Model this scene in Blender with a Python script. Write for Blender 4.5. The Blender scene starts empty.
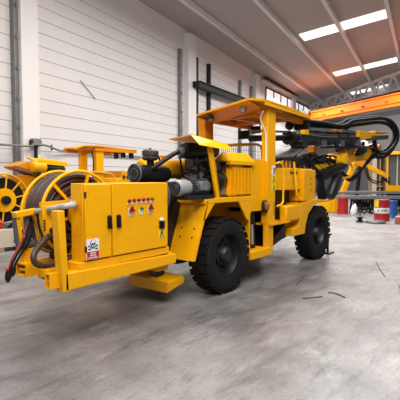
import bpy, bmesh, math, random
from mathutils import Vector, Matrix
random.seed(7)
scene = bpy.context.scene
C = scene.collection
PI = math.pi
V3 = Vector

# ------------------------------------------------------------------ materials
def mat(name, col, rough=0.5, metal=0.0, vary=0.0, dirt=None, dirt_amt=0.0, scale=6.0, coat=0.0, bump=0.0, bscale=40.0, spec=0.5):
    m = bpy.data.materials.new(name); m.use_nodes = True
    nt = m.node_tree; N = nt.nodes; L = nt.links
    b = N['Principled BSDF']
    b.inputs['Roughness'].default_value = rough
    b.inputs['Metallic'].default_value = metal
    b.inputs['Coat Weight'].default_value = coat
    b.inputs['Specular IOR Level'].default_value = spec
    tc = N.new('ShaderNodeTexCoord')
    nz = N.new('ShaderNodeTexNoise'); nz.inputs['Scale'].default_value = scale; nz.inputs['Detail'].default_value = 6
    L.new(tc.outputs['Object'], nz.inputs['Vector'])
    mx = N.new('ShaderNodeMix'); mx.data_type = 'RGBA'
    c2 = tuple(max(0, c * (1 - vary)) for c in col)
    mx.inputs[6].default_value = (*col, 1); mx.inputs[7].default_value = (*c2, 1)
    L.new(nz.outputs['Fac'], mx.inputs[0])
    out = mx.outputs[2]
    if dirt:
        n2 = N.new('ShaderNodeTexNoise'); n2.inputs['Scale'].default_value = scale * 1.7; n2.inputs['Detail'].default_value = 8
        n2.inputs['Roughness'].default_value = .7
        L.new(tc.outputs['Object'], n2.inputs['Vector'])
        rp = N.new('ShaderNodeValToRGB'); rp.color_ramp.elements[0].position = .56; rp.color_ramp.elements[1].position = .72
        rp.color_ramp.elements[0].color = (0, 0, 0, 1); rp.color_ramp.elements[1].color = (dirt_amt,) * 3 + (1,)
        L.new(n2.outputs['Fac'], rp.inputs['Fac'])
        m2 = N.new('ShaderNodeMix'); m2.data_type = 'RGBA'
        L.new(rp.outputs['Color'], m2.inputs[0]); L.new(out, m2.inputs[6]); m2.inputs[7].default_value = (*dirt, 1)
        out = m2.outputs[2]
    L.new(out, b.inputs['Base Color'])
    if bump:
        n3 = N.new('ShaderNodeTexNoise'); n3.inputs['Scale'].default_value = bscale; n3.inputs['Detail'].default_value = 4
        L.new(tc.outputs['Object'], n3.inputs['Vector'])
        bp = N.new('ShaderNodeBump'); bp.inputs['Strength'].default_value = bump; bp.inputs['Distance'].default_value = .01
        L.new(n3.outputs['Fac'], bp.inputs['Height']); L.new(bp.outputs['Normal'], b.inputs['Normal'])
    return m

M = {}
M['yellow'] = mat('yellow_paint', (.88, .405, .0015), .38, vary=.10, dirt=(.34, .13, .006), dirt_amt=.3, scale=5, spec=.25)
M['yellow_bright'] = mat('bright_yellow_paint', (.90, .47, .003), .38, vary=.08, dirt=(.3, .14, .01), dirt_amt=.25, scale=5, spec=.25)
M['orange'] = mat('orange_and_shaded_yellow', (.72, .25, .003), .4, spec=.25, vary=.12, scale=3)  # own orange of some parts; on canopy undersides, yellow with shade put in
M['crane'] = mat('crane_paint', (.88, .20, .003), .5, spec=.25, vary=.1, scale=2)
M['black'] = mat('black_plastic', (.008, .008, .009), .4, spec=.35, vary=.3, scale=12)
M['dark'] = mat('dark_metal', (.03, .03, .032), .4, .4, vary=.5, scale=14, dirt=(.10, .09, .08), dirt_amt=.5)
M['grime'] = mat('greasy_metal', (.085, .078, .072), .5, .3, vary=.6, scale=20, dirt=(.18, .16, .14), dirt_amt=.6)
M['rubber'] = mat('tire_rubber', (.008, .0078, .0075), .6, spec=.3, vary=.3, scale=9, dirt=(.045, .03, .02), dirt_amt=.5, bump=.2)
M['hose'] = mat('hose_rubber', (.008, .008, .009), .6, spec=.2, vary=.2, scale=20)
M['cable'] = mat('brown_cable', (.062, .026, .02), .5, vary=.45, scale=9, dirt=(.16, .11, .09), dirt_amt=.5)
M['greymetal'] = mat('grey_metal', (.33, .34, .35), .38, .55, vary=.3, scale=10)
M['motor'] = mat('grey_cast', (.36, .37, .37), .42, .2, vary=.25, scale=14, dirt=(.08, .08, .08), dirt_amt=.4)
M['midgrey'] = mat('mid_grey', (.13, .135, .14), .45, .3, vary=.4, scale=12, dirt=(.03, .03, .03), dirt_amt=.5)
M['steel'] = mat('bright_steel', (.62, .62, .62), .3, .8, vary=.2, scale=20)
M['sleeve'] = mat('wrap_sleeve', (.72, .71, .70), .5, .1, vary=.85, scale=17, dirt=(.05, .045, .04), dirt_amt=1, bump=.6)
M['white'] = mat('white_label', (.82, .82, .80), .5, vary=.04)
M['red'] = mat('red_paint', (.50, .012, .016), .4, vary=.25, scale=6)
M['redbtn'] = mat('red_button', (.30, .008, .008), .3)
M['greenbtn'] = mat('green_button', (.05, .17, .02), .3)
M['blue'] = mat('blue_paint', (.02, .11, .42), .45, vary=.2)
M['ylabel'] = mat('yellow_label', (.85, .68, .04), .5, vary=.05)
M['amber'] = mat('amber_lens', (.35, .12, .02), .25)
M['hubmat'] = mat('hub_paint', (.022, .022, .023), .5, .2, vary=.4, scale=12)
M['carriage'] = mat('carriage_grey', (.16, .16, .165), .45, .3, vary=.6, scale=5, dirt=(.02, .02, .02), dirt_amt=.8)
M['glass'] = mat('dark_glass', (.16, .18, .17), .15, 0, vary=.5, scale=1.5)
M['lens'] = mat('lamp_lens', (.45, .45, .45), .15, .3)
M['wood'] = mat('wood', (.36, .235, .125), .7, vary=.35, scale=4)
M['wooddark'] = mat('brown_wood', (.22, .12, .06), .7, vary=.4, scale=4)
M['palewood'] = mat('pale_wood', (.60, .52, .40), .75, vary=.25, scale=5)
M['wallwhite'] = mat('wall_panel', (.74, .725, .715), .6, vary=.07, scale=.6)
M['column'] = mat('column_white', (.80, .79, .78), .6, vary=.05, scale=1)
M['seam'] = mat('panel_joint', (.26, .255, .25), .8)
M['endwall'] = mat('end_wall', (.58, .58, .60), .6, vary=.08, scale=.4)
M['dado'] = mat('grey_cladding', (.30, .30, .34), .6, vary=.15, scale=.5)
M['roof'] = mat('roof_deck', (.47, .42, .41), .7, vary=.12, scale=.5)
M['purlin'] = mat('roof_steel', (.76, .74, .73), .5, vary=.1)
M['darkrail'] = mat('rail_steel', (.022, .022, .025), .6, spec=.2, vary=.3, scale=3)
M['pipe'] = mat('pipe_grey', (.22, .22, .22), .5, .2, vary=.3)
M['stain'] = mat('dark_dirt', (.07, .064, .06), .8)
M['khaki'] = mat('olive_paint', (.30, .17, .03), .6, vary=.2)

def emis(name, col, s):
    m = bpy.data.materials.new(name); m.use_nodes = True
    b = m.node_tree.nodes['Principled BSDF']
    b.inputs['Base Color'].default_value = (.8, .8, .8, 1)
    b.inputs['Emission Color'].default_value = (*col, 1); b.inputs['Emission Strength'].default_value = s
    return m
M['daylight'] = emis('daylit_glazing', (.97, .98, 1), .75)
M['skylight'] = emis('daylit_roof_sheet', (1, .98, .97), 1.3)

def floor_mat():
    m = bpy.data.materials.new('concrete_floor'); m.use_nodes = True
    nt = m.node_tree; N = nt.nodes; L = nt.links; b = N['Principled BSDF']
    tc = N.new('ShaderNodeTexCoord')
    def noise(sc, det=8, rough=.6, stretch=None, rot=0, dist=0):
        n = N.new('ShaderNodeTexNoise'); n.inputs['Scale'].default_value = sc; n.inputs['Detail'].default_value = det
        n.inputs['Roughness'].default_value = rough; n.inputs['Distortion'].default_value = dist
        if stretch:
            mp = N.new('ShaderNodeMapping'); mp.inputs['Scale'].default_value = stretch; mp.inputs['Rotation'].default_value = (0, 0, rot)
            L.new(tc.outputs['Object'], mp.inputs['Vector']); L.new(mp.outputs['Vector'], n.inputs['Vector'])
        else: L.new(tc.outputs['Object'], n.inputs['Vector'])
        return n
    def ramp(n, p0, c0, p1, c1):
        r = N.new('ShaderNodeValToRGB'); e = r.color_ramp.elements
        e[0].position = p0; e[1].position = p1; e[0].color = (*c0, 1); e[1].color = (*c1, 1)
        L.new(n.outputs['Fac'], r.inputs['Fac']); return r
    def mix(fac, a, bcol, typ='MIX'):
        x = N.new('ShaderNodeMix'); x.data_type = 'RGBA'; x.blend_type = typ
        if isinstance(fac, float): x.inputs[0].default_value = fac
        else: L.new(fac, x.inputs[0])
        L.new(a, x.inputs[6])
        if isinstance(bcol, tuple): x.inputs[7].default_value = (*bcol, 1)
        else: L.new(bcol, x.inputs[7])
        return x.outputs[2]
    base = ramp(noise(.9, 10, .65), .30, (.085, .083, .081), .66, (.26, .252, .25)).outputs['Color']
    st = ramp(noise(1.6, 9, .7, (.55, 2.2, 1), .5, .6), .50, (0, 0, 0), .68, (.85, .85, .85)).outputs['Color']
    c = mix(st, base, (.07, .066, .064))
    sc = ramp(noise(5, 8, .75, (.35, 1.9, 1), -.4, 1.0), .54, (0, 0, 0), .68, (.7, .7, .7)).outputs['Color']
    c = mix(sc, c, (.055, .052, .05))
    pale = ramp(noise(2.2, 9, .7, (.6, 1.6, 1), .9, .4), .56, (0, 0, 0), .75, (.6, .6, .6)).outputs['Color']
    c = mix(pale, c, (.38, .372, .368))
    sp = ramp(noise(26, 4, .7), .56, (0, 0, 0), .68, (.65, .65, .65)).outputs['Color']
    c = mix(sp, c, (.09, .085, .083))
    s2 = ramp(noise(9, 10, .8, (.6, 1.5, 1), .3, .8), .55, (0, 0, 0), .66, (.6, .6, .6)).outputs['Color']
    c = mix(s2, c, (.075, .07, .068))
    s3 = ramp(noise(60, 5, .7), .55, (0, 0, 0), .70, (.5, .5, .5)).outputs['Color']
    c = mix(s3, c, (.42, .41, .405))
    L.new(c, b.inputs['Base Color'])
    rr = ramp(noise(1.1, 6), .35, (.30,) * 3, .7, (.58,) * 3)
    L.new(rr.outputs['Color'], b.inputs['Roughness'])
    n3 = noise(14, 8, .7)
    bp = N.new('ShaderNodeBump'); bp.inputs['Strength'].default_value = .12; bp.inputs['Distance'].default_value = .01
    L.new(n3.outputs['Fac'], bp.inputs['Height']); L.new(bp.outputs['Normal'], b.inputs['Normal'])
    return m
M['floor'] = floor_mat()

# ------------------------------------------------------------------ mesh builder
WLOC = {}
class MB:
    def __init__(s): s.bm = bmesh.new()
    def poly(s, pts, extr):
        """prism: planar polygon pts (3D) extruded by vector extr"""
        e = V3(extr); a = [s.bm.verts.new(V3(p)) for p in pts]; b = [s.bm.verts.new(V3(p) + e) for p in pts]
        n = len(a); fs = [s.bm.faces.new(a[::-1]), s.bm.faces.new(b)]
        for i in range(n): fs.append(s.bm.faces.new((a[i], a[(i + 1) % n], b[(i + 1) % n], b[i])))
        return s
    def box(s, x0, x1, y0, y1, z0, z1):
        return s.poly([(x0, y0, z0), (x1, y0, z0), (x1, y1, z0), (x0, y1, z0)], (0, 0, z1 - z0))
    def hexa(s, b4, t4):
        a = [s.bm.verts.new(V3(p)) for p in b4]; b = [s.bm.verts.new(V3(p)) for p in t4]
        s.bm.faces.new(a[::-1]); s.bm.faces.new(b)
        for i in range(4): s.bm.faces.new((a[i], a[(i + 1) % 4], b[(i + 1) % 4], b[i]))
        return s
    def bar(s, p0, p1, w, h, up=(0, 0, 1)):
        p0 = V3(p0); p1 = V3(p1); d = (p1 - p0).normalized(); u = V3(up)
        sd = d.cross(u)
        if sd.length < 1e-4: sd = d.cross(V3((1, 0, 0)))
        sd.normalize(); u = sd.cross(d).normalized()
        q = [p0 + sd * (a * w / 2) + u * (b * h / 2) for a, b in ((-1, -1), (1, -1), (1, 1), (-1, 1))]
        return s.poly(q, p1 - p0)
    def cyl(s, p0, p1, r0, r1=None, seg=20):
        r1 = r0 if r1 is None else r1
        return s.rings(p0, p1, [(0, r0), (1, r1)], seg)
    def rings(s, p0, p1, prof, seg=20, caps=True):
        """profile of (t along axis 0..1 , radius)"""
        p0 = V3(p0); p1 = V3(p1); ax = p1 - p0; d = ax.normalized()
        u = d.orthogonal().normalized(); w = d.cross(u); R = []
        for t, r in prof:
            c = p0 + ax * t
            R.append([s.bm.verts.new(c + (u * math.cos(2 * PI * k / seg) + w * math.sin(2 * PI * k / seg)) * r) for k in range(seg)])
        for i in range(len(R) - 1):
            for k in range(seg): s.bm.faces.new((R[i][k], R[i][(k + 1) % seg], R[i + 1][(k + 1) % seg], R[i + 1][k]))
        if caps: s.bm.faces.new(R[0][::-1]); s.bm.faces.new(R[-1])
        return s
    def ringsolid(s, p0, p1, prof, seg=32):
        """closed profile loop revolved (torus like)"""
        p0 = V3(p0); p1 = V3(p1); ax = p1 - p0; d = ax.normalized()
        u = d.orthogonal().normalized(); w = d.cross(u); R = []
        for t, r in prof:
            c = p0 + ax * t
            R.append([s.bm.verts.new(c + (u * math.cos(2 * PI * k / seg) + w * math.sin(2 * PI * k / seg)) * r) for k in range(seg)])
        n = len(R)
        for i in range(n):
            j = (i + 1) % n
            for k in range(seg): s.bm.faces.new((R[i][k], R[i][(k + 1) % seg], R[j][(k + 1) % seg], R[j][k]))
        return s
    def tube(s, pts, r, seg=8, closed=False, sub=0):
        P = [V3(p) for p in pts]
        if sub: P = spline(P, sub, closed)
        n = len(P); T = []
        for i in range(n):
            a = P[(i - 1) % n] if closed or i else P[i]; b = P[(i + 1) % n] if closed or i < n - 1 else P[i]
            T.append((b - a).normalized())
        u = T[0].orthogonal().normalized(); R = []
        for i in range(n):
            u = (u - T[i] * u.dot(T[i])).normalized(); w = T[i].cross(u)
            R.append([s.bm.verts.new(P[i] + (u * math.cos(2 * PI * k / seg) + w * math.sin(2 * PI * k / seg)) * r) for k in range(seg)])
        m = n if closed else n - 1
        for i in range(m):
            A = R[i]; B = R[(i + 1) % n]
            for k in range(seg): s.bm.faces.new((A[k], A[(k + 1) % seg], B[(k + 1) % seg], B[k]))
        if not closed: s.bm.faces.new(R[0][::-1]); s.bm.faces.new(R[-1])
        return s
    def torus(s, c, axis, R, r, seg=48, rs=8):
        c = V3(c); d = V3(axis).normalized(); u = d.orthogonal().normalized(); w = d.cross(u)
        return s.tube([c + (u * math.cos(2 * PI * k / seg) + w * math.sin(2 * PI * k / seg)) * R for k in range(seg)], r, rs, True)
    def ball(s, c, r, sc=(1, 1, 1), seg=12):
        bmesh.ops.create_uvsphere(s.bm, u_segments=seg, v_segments=seg // 2 + 2, radius=r, matrix=Matrix.Translation(V3(c)) @ Matrix.Diagonal((*sc, 1)))
        return s
    def build(s, name, m, parent=None, bevel=0.0, at=None, smooth=True):
        bmesh.ops.recalc_face_normals(s.bm, faces=s.bm.faces[:])
        base = WLOC.get(parent, V3((0, 0, 0))) if parent else V3((0, 0, 0))
        if at is None:
            if parent: at = base
            else:
                xs = [v.co for v in s.bm.verts]
                at = V3(((min(v.x for v in xs) + max(v.x for v in xs)) / 2, (min(v.y for v in xs) + max(v.y for v in xs)) / 2, min(v.z for v in xs)))
        at = V3(at)
        for v in s.bm.verts: v.co -= at
        me = bpy.data.meshes.new(name); s.bm.to_mesh(me); s.bm.free()
        me.materials.append(M[m] if isinstance(m, str) else m)
        if smooth:
            me.polygons.foreach_set('use_smooth', [True] * len(me.polygons))
            me.set_sharp_from_angle(angle=math.radians(38))
        o = bpy.data.objects.new(name, me); C.objects.link(o)
        o.location = at - base; o.parent = parent; WLOC[o] = at
        if bevel:
            bv = o.modifiers.new('Bevel', 'BEVEL'); bv.width = bevel; bv.segments = 2; bv.limit_method = 'ANGLE'; bv.angle_limit = math.radians(40)
        return o

def spline(P, sub, closed=False):
    out = []; n = len(P)
    for i in range(n if closed else n - 1):
        p0 = P[(i - 1) % n] if closed or i else P[i]; p1 = P[i]; p2 = P[(i + 1) % n]
        p3 = P[(i + 2) % n] if closed or i + 2 < n else p2
        for k in range(sub):
            t = k / sub
            out.append(.5 * ((2 * p1) + (p2 - p0) * t + (2 * p0 - 5 * p1 + 4 * p2 - p3) * t * t + (3 * p1 - p0 - 3 * p2 + p3) * t ** 3))
    if not closed: out.append(P[-1].copy())
    return out

def tag(o, label, cat, group=None, kind=None):
    o['label'] = label; o['category'] = cat
    if group: o['group'] = group
    if kind: o['kind'] = kind
    return o
def thing(name, label, cat, loc, group=None):
    o = bpy.data.objects.new(name, None); C.objects.link(o); o.location = loc; o.empty_display_size = .2
    WLOC[o] = V3(loc); return tag(o, label, cat, group)
def struct(name, mb, m, **k):
    o = mb.build(name, m, None, **k); o['kind'] = 'structure'; return o
def copy_at(o, parent, loc):
    """copy of a part and its sub-parts, its origin moved to a world point"""
    c = o.copy(); C.objects.link(c); c.parent = parent; c.location = V3(loc) - WLOC[parent]; WLOC[c] = V3(loc)
    for ch in list(o.children):
        d = ch.copy(); C.objects.link(d); d.parent = c
    return c
def lab(o, text): o['label'] = text; return o

# ------------------------------------------------------------------ hall
OW = V3((3.23, 11.475, 0)); UW = V3((.98357, .18052, 0)); NW = V3((.18052, -.98357, 0))
VW = V3((-.473, -.881, 0)).normalized()
def wp(u, off, z): return OW + UW * u + NW * off + V3((0, 0, z))
def wbox(mb, u0, u1, o0, o1, z0, z1):
    return mb.poly([wp(u0, o0, z0), wp(u1, o0, z0), wp(u1, o1, z0), wp(u0, o1, z0)], (0, 0, z1 - z0))

EAVE = 10.8
struct('floor', MB().poly([(-14, -16, -.2), (75, -16, -.2), (75, 36, -.2), (-14, 36, -.2)], (0, 0, .2)), 'floor', smooth=False)
wl = wbox(MB(), -14, 49.5, -.3, 0, 0, EAVE)
wall = struct('wall_left', wl, 'wallwhite', smooth=False)
sm = MB()
for k in range(-3, 13):
    z = 3.265 + .503 * k
    if z < .2: continue
    wbox(sm, -14, 22, 0, .006, z - .010, z + .010)
sm.build('panel_joint', 'seam', wall, smooth=False)
sm = MB()
for k in range(16):
    z = 3.1 + .5 * k
    if z > 9: continue
    wbox(sm, 22, 49, 0, .006, z - .010, z + .010)
sm.build('panel_joint', 'seam', wall, smooth=False)
# columns
for i, u in enumerate((.2, 12.6, 24.3, 36.0)):
    w = .39 if i == 0 else .5
    struct('trim_%d' % (i + 1), wbox(MB(), u - w, u + w, 0, .35, 0, EAVE - .3), 'column', bevel=.01)
# steel posts next to the columns
ps = [(-.28, .10, 'pipe'), (11.5, .12, 'pipe'), (13.55, .12, 'darkrail'), (15.35, .14, 'darkrail'), (20.9, .14, 'pipe'), (23.4, .16, 'pipe')]
for i, (u, w, m) in enumerate(ps):
    mb = wbox(MB(), u - w, u + w, .002, .2, 0, 9.4 if i else 10.4)
    for z in (3.5, 4.5, 5.6, 6.7, 7.8): wbox(mb, u - w * .3, u + w * .3, .2, .26, z, z + .12)
    struct('trim_%d' % (i + 11), mb, m)
# crane runway rail, slightly rising along the wall
rl = MB()
rl.hexa([wp(12.6, .36, 7.32), wp(47, .36, 8.05), wp(47, .8, 8.05), wp(12.6, .8, 7.32)], [wp(12.6, .36, 7.62), wp(47, .36, 8.35), wp(47, .8, 8.35), wp(12.6, .8, 7.62)])
rl.hexa([wp(12.6, .3, 7.62), wp(47, .3, 8.35), wp(47, .9, 8.35), wp(12.6, .9, 7.62)], [wp(12.6, .3, 7.68), wp(47, .3, 8.41), wp(47, .9, 8.41), wp(12.6, .9, 7.68)])
struct('trim_21', rl, 'darkrail')
# strip window high on the left wall
n = 8
wz0, wz1 = (8.95, 9.85), (10.15, 10.98)
win = MB(); fr = MB()
u0, u1 = 27.2, 45.5
def wz(u, top): t = (u - 28) / 16.5; return (10.05 + .45 * t) if top else (8.95 + .75 * t)
win.hexa([wp(u0, .02, wz(u0, 0)), wp(u1, .02, wz(u1, 0)), wp(u1, .06, wz(u1, 0)), wp(u0, .06, wz(u0, 0))],
         [wp(u0, .02, wz(u0, 1)), wp(u1, .02, wz(u1, 1)), wp(u1, .06, wz(u1, 1)), wp(u0, .06, wz(u0, 1))])
wo = struct('window_1', win, 'daylight', smooth=False)
for k in range(n + 1):
    u = u0 + (u1 - u0) * k / n
    fr.bar(wp(u, .08, wz(u, 0)), wp(u, .08, wz(u, 1)), .2, .08, NW)
for t in (0, 1): fr.bar(wp(u0, .08, wz(u0, t)), wp(u1, .08, wz(u1, t)), .08, .14, (0, 0, 1))
fr.build('window_frame', 'darkrail', wo)
struct('trim_22', MB().bar(wp(26, .2, 10.35), wp(48, .2, 10.95), .35, .16), 'column')
struct('trim_23', MB().bar(wp(26, .42, 10.62), wp(48, .42, 11.2), .2, .12), 'darkrail')
# wall bracing rods
struct('trim_24', MB().bar(wp(3.1, .05, 5.9), wp(4.05, .05, 5.25), .025, .025), 'pipe')

# end wall (runs askew to the side wall), truss, crane
EA = OW + UW * 48.6
def ep(s, off, z): return EA + VW * s + V3((VW.y, -VW.x, 0)) * off + V3((0, 0, z))
def ebox(mb, s0, s1, o0, o1, z0, z1): return mb.poly([ep(s0, o0, z0), ep(s1, o0, z0), ep(s1, o1, z0), ep(s0, o1, z0)], (0, 0, z1 - z0))
SGN = 1 if (V3((VW.y, -VW.x, 0)).dot(V3((-1, 0, 0))) > 0) else -1
struct('wall_end', ebox(MB(), -6, 44, 0, -.3 * SGN, 0, 15), 'endwall', smooth=False)
struct('trim_31', ebox(MB(), 0, 44, .01 * SGN, .06 * SGN, 0, 2.9), 'dado', smooth=False)
struct('trim_32', ebox(MB(), 0, 44, .0 * SGN, .25 * SGN, 8.6, 9.05), 'dado', smooth=False)
wb = ebox(MB(), 3, 40, .02 * SGN, .06 * SGN, 9.6, 10.35)
w2 = struct('window_2', wb, 'daylight', smooth=False)
f2 = MB()
for k in range(25):
    s = 3 + k * 37 / 24; ebox(f2, s - .08, s + .08, .06 * SGN, .12 * SGN, 9.55, 10.4)
f2.build('window_frame', 'darkrail', w2)
# roof: deck, purlins, translucent strips, trusses
SL = .13
def rz(off): return EAVE + SL * off
rf = MB().hexa([wp(-16, -.4, rz(-.4)), wp(62, -.4, rz(-.4)), wp(62, 30, rz(30)), wp(-16, 30, rz(30))],
               [wp(-16, -.4, rz(-.4) + .2), wp(62, -.4, rz(-.4) + .2), wp(62, 30, rz(30) + .2), wp(-16, 30, rz(30) + .2)])
struct('ceiling', rf, 'roof', smooth=False)
k = 0
for off in range(2, 30, 3):
    k += 1
    struct('trim_%d' % (40 + k), MB().bar(wp(-16, off, rz(off) - .16), wp(60, off, rz(off) - .16), .22, .3), 'purlin')
k = 0
for u in (6.5, 18.5, 30.5, 41.0):
    for o0 in (5.4, 14.4):
        k += 1
        mb = MB().hexa([wp(u, o0, rz(o0) - .06), wp(u + 1.5, o0, rz(o0) - .06), wp(u + 1.5, o0 + 5.4, rz(o0 + 5.4) - .06), wp(u, o0 + 5.4, rz(o0 + 5.4) - .06)],
                       [wp(u, o0, rz(o0) - .01), wp(u + 1.5, o0, rz(o0) - .01), wp(u + 1.5, o0 + 5.4, rz(o0 + 5.4) - .01), wp(u, o0 + 5.4, rz(o0 + 5.4) - .01)])
        struct('window_%d' % (10 + k), mb, 'skylight', smooth=False)
def truss(A, length, zl0, zl1, zt0, zt1, nseg):
    mb = MB()
    def p(t, top): return A + VW * (length * t) + V3((0, 0, (zt0 + (zt1 - zt0) * t) if top else (zl0 + (zl1 - zl0) * t)))
    mb.bar(p(0, 0), p(1, 0), .2, .2); mb.bar(p(0, 1), p(1, 1), .2, .24)
    for i in range(nseg):
        a, b, c = i / nseg, (i + .5) / nseg, (i + 1) / nseg
        mb.bar(p(a, 0), p(b, 1), .15, .15); mb.bar(p(b, 1), p(c, 0), .15, .15)
    return mb
struct('trim_61', truss(OW + UW * 43.5, 34, 10.05, 10.4, 10.75, 13.4, 22), 'purlin')
struct('trim_62', MB().bar(OW + UW * 43.4 + V3((0, 0, 9.85)), OW + UW * 43.4 + VW * 34 + V3((0, 0, 10.2)), .3, .16), 'darkrail')

# overhead crane
CA = OW + UW * 36 + NW * .8
def cp(s, side, z): return CA + VW * s + V3((VW.y, -VW.x, 0)) * side + V3((0, 0, z))
def cbox(mb, s0, s1, a, b, z0, z1): return mb.poly([cp(s0, a, z0), cp(s1, a, z0), cp(s1, b, z0), cp(s0, b, z0)], (0, 0, z1 - z0))
crane = thing('overhead_crane', 'orange overhead travelling crane girder spanning the hall under the roof truss', 'crane', cp(14, 0, 7.45))
g = MB(); cbox(g, 0, 30, -.3, .3, 7.9, 8.45); cbox(g, 0, 30, -.42, .42, 8.45, 8.56); cbox(g, 0, 30, -.42, .42, 7.8, 7.9)
g.build('girder', 'crane', crane)
g = MB(); cbox(g, .8, 30, .3 * SGN, .7 * SGN, 7.45, 7.72); cbox(g, .8, 30, .25 * SGN, .8 * SGN, 7.72, 7.78)
g.build('festoon_channel', 'crane', crane)
for i in range(9):
    g = MB(); s = 2.0 + i * 2.6; cbox(g, s, s + .12, .3 * SGN, .62 * SGN, 7.78, 8.05)
    g.build('bracket', 'wooddark', crane)
g = MB(); cbox(g, -.6, .9, -1.6, 1.6, 7.95, 8.4); g.build('end_truck', 'crane', crane, bevel=.03)
g = MB(); cbox(g, 1.6, 2.6, .5 * SGN, 1.0 * SGN, 8.2, 8.75); g.build('hoist_trolley', 'pipe', crane, bevel=.03)
for s in (1.0, 29.0):
    g = MB(); cbox(g, s - .1, s + .1, -.25, .25, 8.56, 9.0); g.build('rail_stop', 'darkrail', crane)

# things on the near wall
jb = thing('junction_box', 'grey junction box fixed to the white column by the left wall', 'box', wp(.28, .35, 2.95))
wbox(MB(), .1, .46, .35, .55, 2.97, 3.17).build('enclosure', 'greymetal', jb, bevel=.012)
for u in (.06, .47): wbox(MB(), u, u + .05, .35, .5, 2.9, 3.1).build('clamp', 'dark', jb)
cd = MB().tube([wp(-9, .62, 2.86), wp(-.9, .62, 2.84), wp(0, .62, 2.93), wp(.62, .62, 2.93), wp(1.25, .5, 2.82), wp(1.7, .3, 2.80), wp(3.2, .16, 2.80), wp(10.9, .16, 2.82)], .04, 8, sub=6)
tag(cd.build('conduit_pipe', 'pipe'), 'dark horizontal pipe running along the white wall below the junction box', 'pipe')
cd = MB().tube([wp(.25, .48, 2.93), wp(.25, .48, 1.2), wp(.25, .48, .05)], .07, 8)
tag(cd.build('cable_duct', 'darkrail'), 'dark vertical duct dropping from the grey junction box', 'pipe')
cd = MB().cyl(wp(1.28, .2, 2.8), wp(1.28, .2, 3.02), .035)
tag(cd.build('pipe_bracket', 'darkrail'), 'short black upright bracket on the wall pipe right of the white column', 'bracket')

# ------------------------------------------------------------------ the drill rig in front
rig = thing('drill_rig', 'large yellow wheeled drill rig in front, with open-sided canopy, control cabinet and black tires', 'machine', (0.4, 1.0, 0))
Yb = lambda *a: None

# chassis
ch = MB()
ch.box(-2.72, 1.3, .55, .70, .62, .78); ch.box(-1.9, 1.3, 1.3, 1.5, .62, .85)
ch.box(-2.6, -2.4, .2, .7, .62, .78); ch.box(-1.45, -1.25, .1, 1.8, .55, .85)
ch.box(-.4, 4.2, .7, 1.3, .5, .95)
ch.box(-1.2, 1.6, .55, 1.55, .75, 1.2)
ch.build('chassis', 'yellow', rig, bevel=.01)
for ax in (0, 3.42):
    ch = MB(); ch.rings((ax, .3, .565), (ax, 1.75, .565), [(0, .12), (.3, .12), (.4, .22), (.5, .26), (.6, .22), (.7, .12), (1, .12)]); ch.build('axle', 'dark', rig)
ch = MB(); ch.box(-1.15, .4, .46, .60, .62, 1.38); ch.box(-1.1, 1.0, .6, 1.4, 1.2, 1.48); ch.box(-1.4, -1.1, .3, 1.6, .9, 1.5)
ch.build('engine_bay', 'dark', rig)

# rear side frame : rail, post, fork sockets
fr = MB()
fr.hexa([(-2.88, -.05, .63), (-1.27, -.05, .655), (-1.27, .05, .655), (-2.88, .05, .63)], [(-2.88, -.05, .80), (-1.27, -.05, .775), (-1.27, .05, .775), (-2.88, .05, .80)])
fr.box(-2.8, -1.27, .05, .32, .72, .79)
fr.build('side_rail', 'yellow', rig, bevel=.008)
MB().hexa([(-2.915, -.05, .62), (-2.84, -.05, .62), (-2.84, .05, .62), (-2.915, .05, .62)], [(-2.955, -.05, 1.41), (-2.88, -.05, 1.41), (-2.88, .06, 1.41), (-2.955, .06, 1.41)]).build('corner_post', 'yellow', rig, bevel=.008)
MB().box(-1.38, -1.30, .0, .1, .76, .80).build('rail_bracket', 'yellow', rig)
def socket(x0, x1, y0, y1, z0, z1):
    t = .014; mb = MB()
    for a, b in (((z0, z0 + t)), ((z1 - t, z1))): mb.box(x0, x1, y0, y1, a, b)
    mb.box(x0, x1, y0, y0 + t, z0 + t, z1 - t); mb.box(x0, x1, y1 - t, y1, z0 + t, z1 - t)
    mb.box(x0 + .02, x1, y0 + t, y1 - t, (z0 + z1) / 2 - .012, (z0 + z1) / 2 + .012)
    return mb
socket(-3.02, -2.8, .0, .085, .665, .815).build('fork_socket', 'yellow', rig)
socket(-3.0, -2.6, .45, .64, .715, .85).build('fork_socket', 'yellow', rig)
MB().box(-2.86, -2.76, .08, .46, .70, .78).build('rear_beam', 'yellow', rig, bevel=.006)
MB().box(-2.72, -2.55, .12, .62, .62, .72).build('rear_beam', 'yellow', rig, bevel=.006)

# control cabinet
cab = MB(); cab.box(-2.64, -1.40, 0, .19, .87, 1.665)
cab = cab.build('control_cabinet', 'yellow', rig, bevel=.006)
MB().box(-2.70, -1.37, -.02, .26, .79, .87).build('plinth', 'yellow', cab, bevel=.006)
MB().box(-2.63, -2.295, -.035, 0, .885, 1.655).build('door', 'yellow', cab, bevel=.008)
MB().box(-2.28, -1.41, -.035, 0, .885, 1.662).build('door', 'yellow', cab, bevel=.008)
for x in (-2.335, -2.21):
    mb = MB().box(x - .016, x + .016, -.052, -.035, 1.19, 1.32); mb.bar((x - .004, -.07, 1.315), (x + .01, -.062, 1.185), .022, .028, (0, 1, 0)); mb.ball((x - .004, -.06, 1.312), .02)
    mb.build('door_handle', 'black', cab)
for z in (1.0, 1.55):
    MB().cyl((-2.625, -.03, z - .03), (-2.625, -.03, z + .03), .012).build('hinge', 'dark', cab)
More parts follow.
